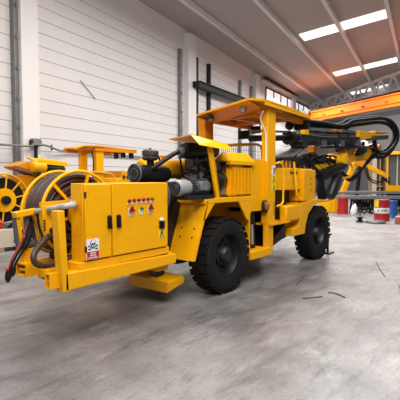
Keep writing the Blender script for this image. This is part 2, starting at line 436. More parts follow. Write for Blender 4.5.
# push buttons on the large door: pixel columns 129..152
bx = [-2.046 + .0724 * i for i in range(6)]
for i, x in enumerate(bx):
    m = 'redbtn' if i < 5 else 'greenbtn'
    o = MB().rings((x, -.035, 1.467 + .002 * i), (x, -.065, 1.467 + .002 * i), [(0, .020), (.6, .020), (.75, .016), (1, .014)], 14).build('push_button', m, cab)
    lab(o, 'green push button' if i == 5 else 'red push button')
    lp = MB().box(x - .026, x + .026, -.038, -.035, 1.427 + .002 * i, 1.444 + .002 * i).build('name_plate', 'white', cab)
for x, m in ((-2.017, 'redbtn'), (-1.863, 'greenbtn'), (-1.718, 'redbtn')):
    zz = 1.355 + (x + 2.017) * .03
    big = m == 'redbtn'
    MB().box(x - (.033 if big else .024), x + (.033 if big else .024), -.039, -.035, zz - .055, zz + (.03 if big else .012)).build('name_plate', 'white', cab)
    mb = MB().rings((x, -.035, zz + .012), (x, -.07, zz + .012), [(0, .024 if big else .018), (.7, .024 if big else .018), (1, .018 if big else .013)], 14)
    if big: mb.bar((x - .036, -.06, zz), (x + .036, -.06, zz), .025, .018, (0, 0, 1)); mb.bar((x, -.06, zz), (x, -.06, zz + .05), .02, .02, (0, 1, 0))
    lab(mb.build('rotary_switch' if big else 'push_button', m, cab), 'red rotary switch' if big else 'green push button')
# padlocked isolator and its yellow warning label
mb = MB().box(-1.565, -1.48, -.05, -.035, 1.11, 1.205); mb.bar((-1.523, -.06, 1.125), (-1.523, -.06, 1.19), .03, .035, (0, 1, 0)); mb.build('isolator_switch', 'black', cab)
MB().cyl((-1.523, -.035, 1.215), (-1.523, -.05, 1.215), .03).build('lamp_plate', 'white', cab)
wl_ = MB().box(-1.572, -1.475, -.039, -.035, 1.0, 1.11).build('warning_label', 'ylabel', cab)
mb = MB()
tri = [(-1.558, 1.018), (-1.489, 1.018), (-1.523, 1.092)]
for i in range(3):
    a, b = tri[i], tri[(i + 1) % 3]; mb.bar((a[0], -.041, a[1]), (b[0], -.041, b[1]), .004, .007, (0, 1, 0))
mb.bar((-1.520, -.041, 1.072), (-1.527, -.041, 1.052), .004, .01, (0, 1, 0)); mb.bar((-1.527, -.041, 1.052), (-1.519, -.041, 1.047), .004, .01, (0, 1, 0)); mb.bar((-1.519, -.041, 1.047), (-1.525, -.041, 1.028), .004, .008, (0, 1, 0))
mb.build('warning_symbol', 'black', cab)
# skull sign
sx0, sx1, sz0, sz1 = -2.623, -2.467, .893, 1.10
SK = .86
def sq(x, z): return (cx + x * SK, cz + z * SK)
sg = MB().box(sx0, sx1, -.039, -.035, sz0, sz1).build('danger_sign', 'white', cab)
MB().box(sx0 + .004, sx1 - .004, -.041, -.039, sz0 + .004, .972).build('sign_band', 'red', cab)
cx, cz = (sx0 + sx1) / 2, 1.048
def disc(mb, x, z, rx, rz_, y, th=.002, seg=20): return mb.poly([(x + rx * math.cos(2 * PI * k / seg), y, z + rz_ * math.sin(2 * PI * k / seg)) for k in range(seg)], (0, th, 0))
mb = MB()
for a, b in (((-.058, -.060), (.058, -.022)), ((-.058, -.022), (.058, -.060))):
    p, q = sq(*a), sq(*b); mb.bar((p[0], -.0405, p[1]), (q[0], -.0405, q[1]), .003, .009, (0, 1, 0))
for x in (-.058, .058):
    for z in (-.060, -.022): p = sq(x, z); disc(mb, p[0], p[1], .010, .009, -.042, .003, 10)
p = sq(0, .012); disc(mb, p[0], p[1], .036, .035, -.0425, .003); p = sq(0, -.03); mb.box(p[0] - .02, p[0] + .02, -.0425, -.0395, p[1] - .016, p[1] + .016)
mb.build('crossbones', 'black', cab)
mb = MB(); p = sq(0, .014); disc(mb, p[0], p[1], .030, .029, -.0445, .002); p = sq(0, -.026); mb.box(p[0] - .016, p[0] + .016, -.0445, -.0425, p[1] - .015, p[1] + .016)
mb.build('skull', 'white', cab)
mb = MB()
for x in (-.015, .015): p = sq(x, .004); disc(mb, p[0], p[1], .010, .010, -.0465, .002, 12)
p = sq(0, -.016); disc(mb, p[0], p[1], .004, .006, -.0465, .002, 8)
for i in range(3): p = sq(-.012 + i * .012, -.036); mb.box(p[0] - .0015, p[0] + .0015, -.0465, -.0445, p[1] - .008, p[1] + .006)
mb.build('skull_face', 'black', cab)
mb = MB(); random.seed(3)
for r, (w, z) in enumerate(((.075, .955), (.075, .933), (.12, .910))):
    x = cx - w / 2
    while x < cx + w / 2 - .006:
        l = random.choice((.006, .008, .011)); mb.box(x, x + l, -.043, -.041, z - .005, z + .006); x += l + .004
mb.build('sign_lettering', 'white', cab)

# cable reel
RC = V3((-2.35, 0, 1.32)); RR = .475
reel = MB().cyl((RC.x, .43, RC.z), (RC.x, .85, RC.z), .17, seg=28).build('cable_reel', 'dark', rig, at=(RC.x, .6, RC.z))
def spokes(mb, c, R, y, n, a0, w=.028):
    for k in range(n):
        a = a0 + 2 * PI * k / n; mb.bar((c.x + .1 * math.cos(a), y, c.z + .1 * math.sin(a)), (c.x + R * math.cos(a), y, c.z + R * math.sin(a)), .02, w, (math.sin(a), 0, -math.cos(a)))
for y, a0 in ((.44, 2.35), (.82, 2.0)):
    MB().torus((RC.x, y, RC.z), (0, 1, 0), RR, .018).build('reel_rim', 'yellow_bright', reel)
    for k in range(6):
        a = a0 + 2 * PI * k / 6
        MB().bar((RC.x + .1 * math.cos(a), y, RC.z + .1 * math.sin(a)), (RC.x + RR * math.cos(a), y, RC.z + RR * math.sin(a)), .02, .034, (-math.sin(a), 0, math.cos(a))).build('spoke', 'yellow', reel)
    MB().cyl((RC.x, y - .015, RC.z), (RC.x, y + .015, RC.z), .16, seg=28).build('hub_plate', 'yellow', reel)
random.seed(5)
for layer in range(5):
    for i in range(8):
        R = .20 + .057 * layer + random.uniform(-.008, .008)
        y = .47 + .044 * i + (.02 if layer % 2 else 0)
        if y > .80: continue
        MB().torus((RC.x, y, RC.z), (0, 1, 0), R, .027, 40, 7).build('cable_turn', 'cable', reel)
MB().poly([(-2.9, .30, 1.44), (-2.70, .30, 1.44), (-2.70, .30, 1.12), (-2.87, .30, 1.10)], (0, .03, 0)).build('reel_bracket', 'yellow', rig, bevel=.005)
MB().cyl((-2.79, .285, 1.185), (-2.79, .30, 1.185), .032).build('bracket_hole', 'black', rig)
mb = MB()
for z in (1.2, 1.23, 1.26, 1.29): mb.cyl((-2.88, .285, z), (-2.88, .30, z), .009, seg=8)
mb.build('bolt_row', 'dark', rig)
MB().poly([(-2.9, .31, 1.475), (-2.9, .31, 1.43), (-2.3, .31, 1.45), (-2.3, .31, 1.495)], (0, .04, 0)).build('cross_bar', 'yellow', rig)

# wrapped hose along the top of the post
pts = [(-2.80, .60, 1.365), (-2.82, .40, 1.385), (-2.83, .2, 1.415), (-2.80, .09, 1.44), (-2.70, .06, 1.45), (-2.62, .2, 1.46), (-2.5, .32, 1.5)]
MB().tube(pts, .032, 10, sub=6).build('wrapped_hose', 'sleeve', rig)
# cable fairlead frame with rollers
fl = MB()
A, B, Cc, D = V3((-3.0, .6, 1.34)), V3((-2.79, .6, 1.375)), V3((-2.70, .62, .99)), V3((-2.95, .62, .97))
fl.bar(A - V3((.03, 0, 0)), B + V3((.03, 0, 0)), .09, .06); fl.bar(B, Cc, .075, .07, (0, 1, 0)); fl.bar(A, D, .04, .06, (0, 1, 0))
fl = fl.build('fairlead_frame', 'yellow', rig, bevel=.006)
MB().cyl((-3.0, .6, 1.02), (-2.79, .6, 1.03), .042).build('roller', 'midgrey', fl)
MB().cyl((-2.985, .62, 1.05), (-3.01, .62, 1.31), .03).build('roller', 'midgrey', fl)
MB().cyl((-2.86, .62, 1.05), (-2.89, .62, 1.31), .03).build('roller', 'midgrey', fl)
MB().box(-2.95, -2.84, .58, .68, .80, .98).build('fairlead_post', 'yellow', rig, bevel=.006)
# cable loops
MB().tube([(-2.35, .46, .98), (-2.6, .40, 1.0), (-2.8, .3, 1.13), (-2.95, .25, 1.07), (-3.06, .2, .98), (-3.05, .18, .9), (-2.95, .18, .865), (-2.75, .2, .87), (-2.5, .3, .88)], .03, 10, sub=8).build('supply_cable', 'cable', rig)
MB().tube([(-2.35, .62, .98), (-2.6, .5, .93), (-2.72, .4, .90), (-2.5, .3, .86)], .03, 8, sub=8).build('supply_cable', 'hose', rig)
for i, (dx, m) in enumerate(((0, 'hose'), (.045, 'hose'), (-.03, 'red'))):
    MB().tube([(-2.80 + dx * .6, .68, 1.30), (-2.90 + dx, .56, 1.19), (-2.98 + dx, .53, 1.04), (-3.06 + dx, .53, .93), (-3.12 + dx * .6, .54, .80), (-3.14 + dx * .5, .54, .76 + .03 * i)], .012 if m == 'hose' else .008, 8, sub=6).build('cable_tail', m, rig)
MB().rings((-3.13, .54, .79), (-3.145, .54, .68), [(0, .03), (.4, .034), (.7, .03), (1, .01)], 12).build('cable_plug', 'black', rig)
MB().rings((-3.09, .53, .83), (-3.10, .53, .73), [(0, .028), (.4, .032), (.7, .028), (1, .01)], 12).build('cable_plug', 'black', rig)

# jack foot / step under the rail
mb = MB().hexa([(-1.03, .33, .15), (-.66, .33, .23), (-.66, 1.1, .23), (-1.03, 1.1, .15)], [(-1.0, .33, .30), (-.66, .33, .335), (-.66, 1.1, .335), (-1.0, 1.1, .30)])
mb.build('jack_foot', 'yellow', rig, bevel=.012)
MB().box(-.92, -.76, .62, .78, .30, .75).build('jack_leg', 'dark', rig, bevel=.01)

# mudguard and deck around the rear wheel
mg = MB()
prof = [(-.57, 1.39), (-.66, 1.12), (-.755, .88), (-.86, .60)]
for (x0, z0), (x1, z1) in zip(prof, prof[1:]):
    mg.poly([(x0, 0, z0), (x1, 0, z1), (x1 + .035, 0, z1), (x0 + .035, 0, z0)], (0, .46, 0))
mg = mg.build('mudguard', 'yellow', rig)
mb = MB()
for y in (.12, .34):
    for z in (1.02, .9): mb.cyl((-.715 - (1.0 - z) * .4, y, z), (-.70 - (1 - z) * .4, y, z), .013, seg=8)
mb.build('bolt', 'dark', mg)
dk = MB().hexa([(-.62, .0, 1.36), (.72, .0, 1.36), (.72, .5, 1.36), (-.62, .5, 1.36)], [(-.62, .0, 1.43), (.72, .0, 1.43), (.72, .5, 1.43), (-.62, .5, 1.43)])
dk.poly([(.24, 0, 1.36), (.72, 0, 1.36), (.53, 0, 1.05), (.48, 0, 1.06)], (0, .03, 0))
dk.poly([(-.57, 0, 1.36), (-.38, 0, 1.36), (-.60, 0, 1.14), (-.66, 0, 1.12)], (0, .03, 0))
dk.build('fender_deck', 'yellow', rig, bevel=.006)
MB().box(.62, .66, 0.05, .46, .45, 1.36).build('fender_plate', 'yellow', rig)
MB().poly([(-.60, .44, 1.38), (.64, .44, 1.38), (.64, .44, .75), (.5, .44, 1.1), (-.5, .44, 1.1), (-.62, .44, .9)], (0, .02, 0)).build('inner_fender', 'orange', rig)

# wheels ---------------------------------------------------------------
def make_wheel(x, y, parent):
    R = .565; W = .34
    prof = [(.06, .335), (.03, .36), (.0, .42), (.0, .47), (.05, .525), (.12, .548), (.5, .552), (.88, .548), (.95, .525), (1, .47), (1, .42), (.97, .36), (.94, .335)]
    mb = MB(); c0 = V3((x, y, R)); c1 = V3((x, y + W, R))
    mb.ringsolid(c0, c1, prof, 56)
    n = 26
    for k in range(n):
        for s in (0, 1):
            a = 2 * PI * (k + .5 * s) / n
            rad = V3((math.cos(a), 0, math.sin(a))); tg = V3((-math.sin(a), 0, math.cos(a)))
            cc = c0 + rad * (R - .018)
            y0, y1 = (.004, .16) if s == 0 else (.18, W - .004)
            q = [cc + V3((0, y0, 0)) - tg * .050, cc + V3((0, y0, 0)) + tg * .042, cc + V3((0, y1, 0)) + tg * .054, cc + V3((0, y1, 0)) - tg * .038]
            mb.poly(q, rad * .018)
            # shoulder block
            yy = 0 if s == 0 else W
            d = V3((0, .05 if s == 0 else -.05, 0))
            cc2 = c0 + V3((0, yy, 0)) + rad * (R - .075)
            mb.hexa([cc2 - tg * .044 + d * .3, cc2 + tg * .044 + d * .3, cc2 + tg * .044 + d, cc2 - tg * .044 + d],
                    [cc2 - tg * .044 + rad * .066 + d * .8, cc2 + tg * .044 + rad * .066 + d * .8, cc2 + tg * .044 + rad * .066 + d * 1.4, cc2 - tg * .044 + rad * .066 + d * 1.4])
    w = MB().rings(c0 + V3((0, .05, 0)), c0 + V3((0, .3, 0)), [(0, .335), (.0, .315), (.15, .30), (.45, .285), (.6, .18), (.6, .0001)], 40, caps=False).build('wheel', 'dark', parent, at=c0)
    mb.build('tire', 'rubber', w)
    MB().torus(c0 + V3((0, .045, 0)), (0, 1, 0), .326, .014, 40, 6).build('rim_flange', 'black', w)
    MB().rings(c0 + V3((0, .2, 0)), c0 + V3((0, .03, 0)), [(0, .15), (.35, .15), (.42, .125), (.85, .115), (1, .09), (1.0, .0001)], 28, caps=False).build('hub', 'hubmat', w)
    nb = MB()
    for k in range(10):
        a = 2 * PI * k / 10; p = c0 + V3((.215 * math.cos(a), .185, .215 * math.sin(a))); nb.cyl(p, p - V3((0, .04, 0)), .018, seg=6)
    nb.build('wheel_nuts', 'dark', w)
    return w
w1 = make_wheel(0, 0, rig)
WB = 3.42
copy_at(w1, rig, (WB, 0, .565))
for x in (0, WB):
    c = copy_at(w1, rig, (x, 2.0, .565)); c.rotation_euler = (0, 0, PI)

# engine group -----------------------------------------------------------
ac = MB().rings((-1.24, .72, 1.775), (-.62, .72, 1.775), [(0, .13), (.02, .135), (.1, .14), (.1, .125), (.55, .13), (.9, .125), (1, .11)], 28).build('air_cleaner', 'black', rig)
MB().rings((-1.255, .72, 1.775), (-1.24, .72, 1.775), [(0, .05), (.3, .10), (1, .12)], 24).build('end_cap', 'dark', ac)
MB().torus((-1.245, .72, 1.775), (1, 0, 0), .128, .012, 32, 6).build('cap_ring', 'midgrey', ac)
MB().torus((-1.252, .72, 1.775), (1, 0, 0), .07, .006, 24, 6).build('cap_rib', 'midgrey', ac)
MB().cyl((-.94, .72, 1.86), (-.94, .72, 1.985), .052).build('intake_neck', 'black', ac)
MB().rings((-.94, .72, 1.965), (-.94, .72, 2.115), [(0, .09), (.15, .115), (.25, .118), (.3, .105), (.45, .105), (.5, .118), (.85, .118), (1, .09)], 24).build('pre_cleaner', 'grime', ac)
MB().cyl((-.94, .72, 2.11), (-.94, .72, 2.14), .015).build('wing_nut', 'black', ac)
tk = MB().rings((-.75, 1.12, 1.87), (.34, 1.12, 1.87), [(0, .001), (0, .10), (.04, .15), (.12, .165), (.88, .165), (.96, .15), (1, .10), (1, .001)], 28, caps=False).build('air_tank', 'yellow', rig)
MB().box(-.36, -.2, 1.06, 1.2, 2.02, 2.07).build('tank_lug', 'orange', tk)
# intake hoses
MB().tube([(-.55, .45, 2.10), (-.68, .48, 2.07), (-.85, .55, 1.96), (-1.0, .6, 1.86), (-1.0, .68, 1.78)], .034, 10, sub=6).build('intake_hose', 'black', rig)
MB().tube([(-.93, .74, 2.02), (-.7, .85, 2.06), (-.55, .9, 1.98), (-.45, .92, 1.7)], .016, 8, sub=6).build('thin_hose', 'hose', rig)
MB().tube([(-.60, .46, 2.02), (-.52, .5, 1.86), (-.46, .5, 1.70)], .014, 8, sub=6).build('thin_hose', 'hose', rig)
# muffler under the small roof
mf = MB().rings((-.55, .45, 2.11), (.12, .35, 2.13), [(0, .06), (.02, .11), (.1, .12), (.9, .12), (1, .08)], 24).build('muffler', 'black', rig)
MB().cyl((-.62, .46, 2.10), (-.53, .45, 2.11), .055).build('muffler_inlet', 'greymetal', mf)
# engine block clutter
eb = MB().box(-.6, .5, .5, 1.2, 1.40, 1.66); eb.box(-.05, .6, .45, .85, 1.62, 2.02)
eb = eb.build('engine', 'grime', rig, bevel=.02)
random.seed(11)
for i in range(9):
    x = -.28 + i * .075; z = 1.6 + .25 * random.random()
    MB().tube([(x, .46, z), (x + .08, .36 + .06 * random.random(), z + .15), (x + .18, .42, z + .25 * random.random()), (x + .3, .5, 1.9)], random.choice((.014, .02, .026)), 8, sub=5).build('engine_hose', random.choice(('hose', 'grime', 'dark', 'midgrey')), eb)
MB().rings((-.32, .40, 1.76), (-.18, .40, 1.80), [(0, .10), (.4, .11), (1, .07)], 20).build('turbo_housing', 'motor', eb)
MB().torus((-.22, .34, 1.86), (1, .3, .2), .085, .02, 24, 8).build('pulley', 'dark', eb)
MB().torus((-.12, .33, 1.74), (1, .3, -.2), .095, .022, 24, 8).build('pulley', 'grime', eb)
for (x, y, z, r, m) in ((-.16, .24, 1.87, .10, 'grime'), (-.14, .18, 1.66, .14, 'black')):
    MB().rings((x, y, z), (x + .22, y + .05, z + .02), [(0, r * .7), (.1, r), (.8, r), (1, r * .8)], 20).build('pump', m, eb)
MB().box(-.02, .1, .14, .24, 1.46, 1.66).build('pump_block', 'greymetal', eb, bevel=.01)
MB().box(.05, .22, .12, .3, 1.88, 1.96).build('pump_bracket', 'dark', eb)
random.seed(41)
for i in range(16):
    x = random.uniform(-.45, .05); y = random.uniform(.30, .48); z = random.uniform(1.66, 2.0); r = random.uniform(.025, .06)
    d = V3((random.uniform(-1, 1), random.uniform(-.6, .2), random.uniform(-.5, .5))).normalized() * random.uniform(.08, .16)
    MB().rings((x, y, z), V3((x, y, z)) + d, [(0, r * .7), (.1, r), (.5, r), (.55, r * .8), (.9, r * .8), (1, r * .5)], 12).build('engine_fitting', random.choice(('grime', 'midgrey', 'black', 'motor', 'dark')), eb)
for i in range(10):
    x = random.uniform(-.6, -.1); z = random.uniform(1.62, 1.9)
    MB().tube([(x, .44, z), (x + .1, .32, z + random.uniform(-.1, .15)), (x + .25, .34, z + random.uniform(-.15, .15)), (x + .4, .44, z + random.uniform(-.1, .2))], random.choice((.012, .016, .022)), 8, sub=6).build('engine_hose', random.choice(('hose', 'grime', 'midgrey')), eb)
for i in range(5):
    MB().tube([(-1.02 + .05 * i, .42, 1.62), (-1.05 + .05 * i, .36, 1.40), (-1.2 + .06 * i, .4, 1.15), (-1.25 + .07 * i, .5, .9)], .018, 8, sub=6).build('drop_hose', random.choice(('hose', 'midgrey')), eb)
# grey electric motor
em = MB().rings((-1.10, .12, 1.585), (-.42, .12, 1.60), [(0, .06), (.02, .095), (.06, .108), (.30, .108), (.32, .095), (.95, .095), (1, .05)], 32).build('electric_motor', 'motor', rig)
mb = MB()
for k in range(20):
    a = 2 * PI * k / 20; u = V3((0, math.cos(a), math.sin(a))); mb.bar(V3((-.86, .12, 1.59)) + u * .1, V3((-.46, .12, 1.6)) + u * .1, .008, .025, u)
mb.build('cooling_fins', 'midgrey', em)
mb = MB()
for r in (.03, .055, .08): mb.torus((-1.115, .12, 1.585), (1, 0, 0), r, .004, 24, 6)
mb.build('fan_grille', 'midgrey', em)
MB().cyl((-1.112, .12, 1.585), (-1.09, .12, 1.585), .088, seg=28).build('fan_opening', 'black', em)
MB().box(-.72, -.56, -.02, .08, 1.55, 1.67).build('terminal_box', 'greymetal', em, bevel=.01)
MB().cyl((-.84, .12, 1.59), (-.76, .12, 1.592), .102).build('motor_flange', 'dark', em)
MB().box(-1.0, -.4, .0, .25, 1.43, 1.49).build('motor_base', 'dark', em)
# roof over the engine
er = MB(); t = .018
er.hexa([(-.79, .10, 2.29), (.08, .10, 2.205), (-.02, -.05, 2.115), (-.80, -.05, 2.155)], [(-.79, .11, 2.29 + t), (.09, .11, 2.205 + t), (-.01, -.04, 2.115 + t), (-.79, -.04, 2.155 + t)])
er.hexa([(-.79, .10, 2.29), (-.34, .90, 2.305), (.62, .90, 2.25), (.08, .10, 2.205)], [(-.79, .10, 2.29 + t), (-.34, .90, 2.305 + t), (.62, .90, 2.25 + t), (.08, .10, 2.205 + t)])
er = er.build('engine_roof', 'yellow_bright', rig)
mb = MB().bar((-.47, .03, 2.15), (-.27, .03, 1.42), .03, .085, (1, 0, .2)); mb.bar((-.42, .045, 2.15), (-.23, .045, 1.42), .06, .02, (1, 0, .2))
mb.build('roof_post', 'yellow', rig)
MB().bar((.3, .8, 2.22), (.3, .8, 1.45), .05, .05).build('roof_post', 'yellow', rig)
# finned yellow transformer
tf = MB().box(.15, .76, .10, .34, 1.43, 1.92).build('transformer', 'yellow', rig, bevel=.008)
for k in range(6):
    x = .17 + k * .098; MB().box(x, x + .03, .04, .10, 1.46, 1.88).build('cooling_fin', 'yellow', tf)
for k in range(3):
    y = .13 + k * .075; MB().box(.11, .15, y, y + .022, 1.46, 1.88).build('cooling_fin', 'yellow', tf)
MB().box(.08, .80, .03, .38, 1.92, 1.985).build('cover_rim', 'yellow', tf, bevel=.006)
MB().hexa([(.09, .05, 1.985), (.79, .05, 1.985), (.79, .37, 1.985), (.09, .37, 1.985)], [(.20, .12, 2.11), (.68, .12, 2.11), (.68, .30, 2.11), (.20, .30, 2.11)]).build('cover', 'yellow_bright', tf)
MB().cyl((.35, .0, 1.47), (.35, .1, 1.47), .022).build('drain_plug', 'orange', tf)
MB().box(.08, .76, .06, .52, 1.40, 1.43).build('mount_plate', 'dark', tf)
# guard rail with mesh behind the transformer
MB().tube([(.40, .8, 1.5), (.40, .8, 2.22), (.46, .8, 2.255), (2.14, .8, 2.385), (2.28, .8, 2.36), (2.33, .8, 2.25), (2.36, .8, 1.6)], .028, 8).build('guard_rail', 'yellow', rig)
mb = MB()
for k in range(28): x = .45 + k * .065; mb.bar((x, .8, 1.75), (x, .8, 2.24 + (x - .4) * .07), .006, .006)
for k in range(8): z = 1.78 + k * .065; mb.bar((.42, .8, z), (2.3, .8, z), .006, .006)
mb.build('wire_mesh', 'dark', rig)
MB().box(.35, .55, .62, .75, 1.45, 1.99).build('side_panel', 'orange', rig)
MB().cyl((.38, 1.2, 1.45), (.38, 1.2, 1.9), .14).build('oil_filter', 'orange', rig)

# operator station --------------------------------------------------------
ob = MB(); ob.box(.50, 1.30, .10, .14, 1.165, 2.03); ob.box(.62, 1.30, .14, 1.5, 1.165, 1.25); ob.box(.48, .52, .14, 1.4, 1.25, 2.0)
ob = ob.build('operator_station', 'yellow', rig, bevel=.005)
MB().cyl((.69, .07, 1.845), (.69, .1, 1.845), .026).build('door_latch', 'black', ob)
MB().cyl((.70, .06, 1.25), (.70, .1, 1.25), .03).build('door_latch', 'grime', ob)
mb = MB(); mb.box(1.0, 1.4, .6, 1.1, 1.3, 1.5); mb.box(.85, .98, .6, 1.1, 1.45, 2.0)
mb.build('operator_seat', 'black', rig, bevel=.03)
# canopy
cz_ = 2.915
top = [(.42, -.05, 2.915), (.93, -.06, 2.965), (1.25, -.06, 2.97), (2.70, -.05, 2.905), (2.72, 1.45, 2.88), (1.02, 1.45, 2.865)]
cn = MB().poly(top, (0, 0, .035)).build('canopy', 'yellow', rig, at=(1.6, .7, 2.9))
# rear fascia, near edge fascia and inner frame
mb = MB(); a, b = V3(top[0]), V3(top[5])
mb.hexa([b + V3((.20, -.12, -.15)), b + V3((.23, -.12, -.15)), a + V3((.52, .06, -.06)), a + V3((.49, .06, -.06))], [b, b + V3((.03, 0, 0)), a + V3((.03, 0, 0)), a])
mb.build('rear_fascia', 'orange', cn)  # yellow canopy paint with its underside shade put into the colour, ribs too
mb = MB(); mb.hexa([(.93, -.06, 2.91), (2.70, -.05, 2.875), (2.70, -.03, 2.875), (.93, -.03, 2.91)], [(.93, -.06, 2.965), (2.70, -.05, 2.905), (2.70, -.03, 2.905), (.93, -.03, 2.965)])
mb.build('side_fascia', 'yellow', cn)
mb = MB(); mb.box(2.66, 2.70, -.04, 1.44, 2.85, 2.90); mb.box(1.05, 2.66, 1.38, 1.44, 2.78, 2.88)
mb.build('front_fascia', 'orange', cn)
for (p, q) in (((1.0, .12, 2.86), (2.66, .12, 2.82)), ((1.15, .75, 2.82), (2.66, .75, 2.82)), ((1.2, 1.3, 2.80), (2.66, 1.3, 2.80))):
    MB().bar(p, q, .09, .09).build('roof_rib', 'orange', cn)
MB().bar((1.22, .06, 2.84), (1.22, 1.4, 2.80), .09, .09).build('roof_rib', 'orange', cn)
MB().bar((2.05, .06, 2.82), (2.05, 1.4, 2.80), .09, .07).build('roof_rib', 'orange', cn)
def lamp(name, p, d, r, l, label):
    p = V3(p); d = V3(d).normalized()
    o = MB().rings(p, p + d * l, [(0, r * .5), (.3, r), (.9, r * 1.05), (1, r * 1.05)], 18).build(name, 'black', cn)
    MB().cyl(p + d * l, p + d * (l + .006), r * .85, seg=18).build('lens', 'lens', o) if False else None
    return o
def worklight(p, d, r=.055, l=.06):
    p = V3(p); d = V3(d).normalized()
    mb = MB().rings(p, p + d * l, [(0, r * .5), (.3, r), (.9, r * 1.05), (1, r * 1.05)], 18); mb.bar(p, p + V3((0, 0, .1)), .03, .03)
    mb.build('work_light', 'black', cn)
    MB().rings(p + d * l, p + d * (l + .012), [(0, r * .9), (.6, r * .85), (1, r * .5)], 18).build('lamp_lens', 'lens', cn)
worklight((1.0, 1.10, 2.785), (-1, -.3, -.1)); worklight((.72, .22, 2.83), (-1, -.3, -.1))
mb = MB().box(.86, .93, .98, 1.18, 2.77, 2.81); mb.build('lamp_bracket', 'black', cn)
worklight((2.68, .42, 2.79), (1, -.2, -.15), .085, .1)
def floodlight(c, s, label=None):
    mb = MB().box(c[0] - s * .3, c[0] + s * .3, c[1] - s, c[1] + s, c[2] - s * .75, c[2] + s * .75)
    for k in range(5): mb.box(c[0] - s * .5, c[0] - s * .3, c[1] - s + k * s * .45, c[1] - s + k * s * .45 + s * .12, c[2] - s * .7, c[2] + s * .7)
    mb.bar((c[0], c[1] - s, c[2]), (c[0], c[1] - s, c[2] + s * 1.5), .02, .03); mb.bar((c[0], c[1] + s, c[2]), (c[0], c[1] + s, c[2] + s * 1.5), .02, .03)
    return mb.build('flood_light', 'black', cn, bevel=.006)
floodlight((2.74, .13, 2.79), .15); floodlight((2.60, 1.40, 2.64), .12); floodlight((2.62, 1.12, 2.73), .10)
# canopy posts
po = MB().box(1.16, 1.44, 0.02, .14, .93, 2.90).build('canopy_post', 'yellow', rig, bevel=.008)
MB().box(1.04, 1.30, 1.26, 1.42, 1.2, 2.82).build('canopy_post', 'orange', rig, bevel=.008)
MB().tube([(1.0, .02, 2.82), (1.05, .1, 2.7), (1.14, .06, 2.5), (1.155, .05, 2.2), (1.155, .05, 2.0)], .012, 6, sub=6).build('post_cable', 'white', rig)
# labels on the post (prohibition sign + two yellow warning labels + vertical marks)
yl = .02
MB().box(1.31, 1.435, yl - .004, yl, 1.775, 1.93).build('prohibition_sign', 'white', po)
mb = MB().torus((1.383, yl - .005, 1.862), (0, 1, 0), .034, .006, 24, 6); mb.bar((1.36, yl - .006, 1.886), (1.406, yl - .006, 1.838), .004, .01, (0, 1, 0)); mb.build('prohibition_ring', 'red', po)
mb = MB(); mb.bar((1.383, yl - .005, 1.84), (1.383, yl - .005, 1.88), .004, .014, (0, 1, 0)); disc(mb, 1.383, 1.886, .009, .009, yl - .006, .003, 10); mb.box(1.345, 1.42, yl - .006, yl - .004, 1.787, 1.797); mb.box(1.35, 1.41, yl - .006, yl - .004, 1.803, 1.811); mb.build('prohibition_figure', 'black', po)
for z in (1.64, 1.49):
    MB().box(1.31, 1.435, yl - .004, yl, z, z + .132).build('warning_label', 'ylabel', po)
    mb = MB(); tr = [(1.352, z + .06), (1.412, z + .06), (1.382, z + .118)]
    for i in range(3):
        a, b = tr[i], tr[(i + 1) % 3]; mb.bar((a[0], yl - .005, a[1]), (b[0], yl - .005, b[1]), .003, .007, (0, 1, 0))
    mb.box(1.379, 1.385, yl - .006, yl - .004, z + .072, z + .095)
    for k in range(3): mb.box(1.348, 1.418 - .012 * k, yl - .006, yl - .004, z + .012 + .014 * k, z + .02 + .014 * k)
    mb.build('warning_symbol', 'black', po)
mb = MB()
random.seed(4)
z = 1.06
while z < 1.30:
    h = random.choice((.012, .016, .02)); mb.box(1.385, 1.41, yl - .003, yl, z, z + h); z += h + .008
mb.build('vertical_lettering', 'dark', po)
# amber lamp on the post, grab rail
lm = MB().rings((1.13, .05, 1.13), (1.13, .05, 1.35), [(0, .04), (.1, .055), (.75, .055), (.9, .04), (1, .015)], 18).build('beacon_guard', 'dark', rig)
MB().rings((1.12, .005, 1.18), (1.12, .005, 1.31), [(0, .03), (.2, .045), (.8, .045), (1, .02)], 16).build('beacon_lens', 'amber', lm)
def grab(pts, name='grab_rail'): return MB().tube(pts, .019, 8, sub=5).build(name, 'yellow_bright', rig)
grab([(1.44, .02, 1.97), (1.50, -.04, 1.985), (1.58, -.05, 1.93), (1.60, -.05, 1.8), (1.60, -.05, 1.4), (1.57, -.05, 1.27), (1.46, .0, 1.22)])
grab([(2.20, .04, 2.02), (2.20, .0, 1.7), (2.20, -.02, 1.45), (2.26, -.02, 1.34), (2.40, .0, 1.30), (2.55, .05, 1.32)])
# steps
MB().box(.60, 1.24, -.02, .40, .40, .53).build('step', 'yellow', rig, bevel=.01)
MB().box(1.22, 1.95, -.02, .28, .90, .935).build('step', 'yellow', rig)
MB().box(1.16, 1.40, .03, .10, .42, .93).build('station_leg', 'yellow', rig, bevel=.006)
mb = MB().cyl((.98, .22, .54), (.90, .2, 1.14), .07)
mb.build('articulation_cylinder', 'black', rig)
MB().cyl((.84, .12, .62), (.82, .12, .95), .025).build('cylinder_rod', 'steel', rig)
MB().box(.66, 1.7, .42, 1.5, .5, 1.15).build('articulation_frame', 'black', rig)
for i in range(5):
    MB().tube([(1.5 + .05 * i, .3, 1.55), (1.55 + .06 * i, .22, 1.3), (1.5 + .06 * i, .3, 1.0), (1.3 + .1 * i, .5, .9)], .022, 8, sub=5).build('hydraulic_hose', 'hose', rig)
MB().tube([(1.62, .2, 1.52), (1.64, .18, 1.35), (1.66, .2, 1.2)], .014, 6, sub=4).build('steel_pipe', 'steel', rig)
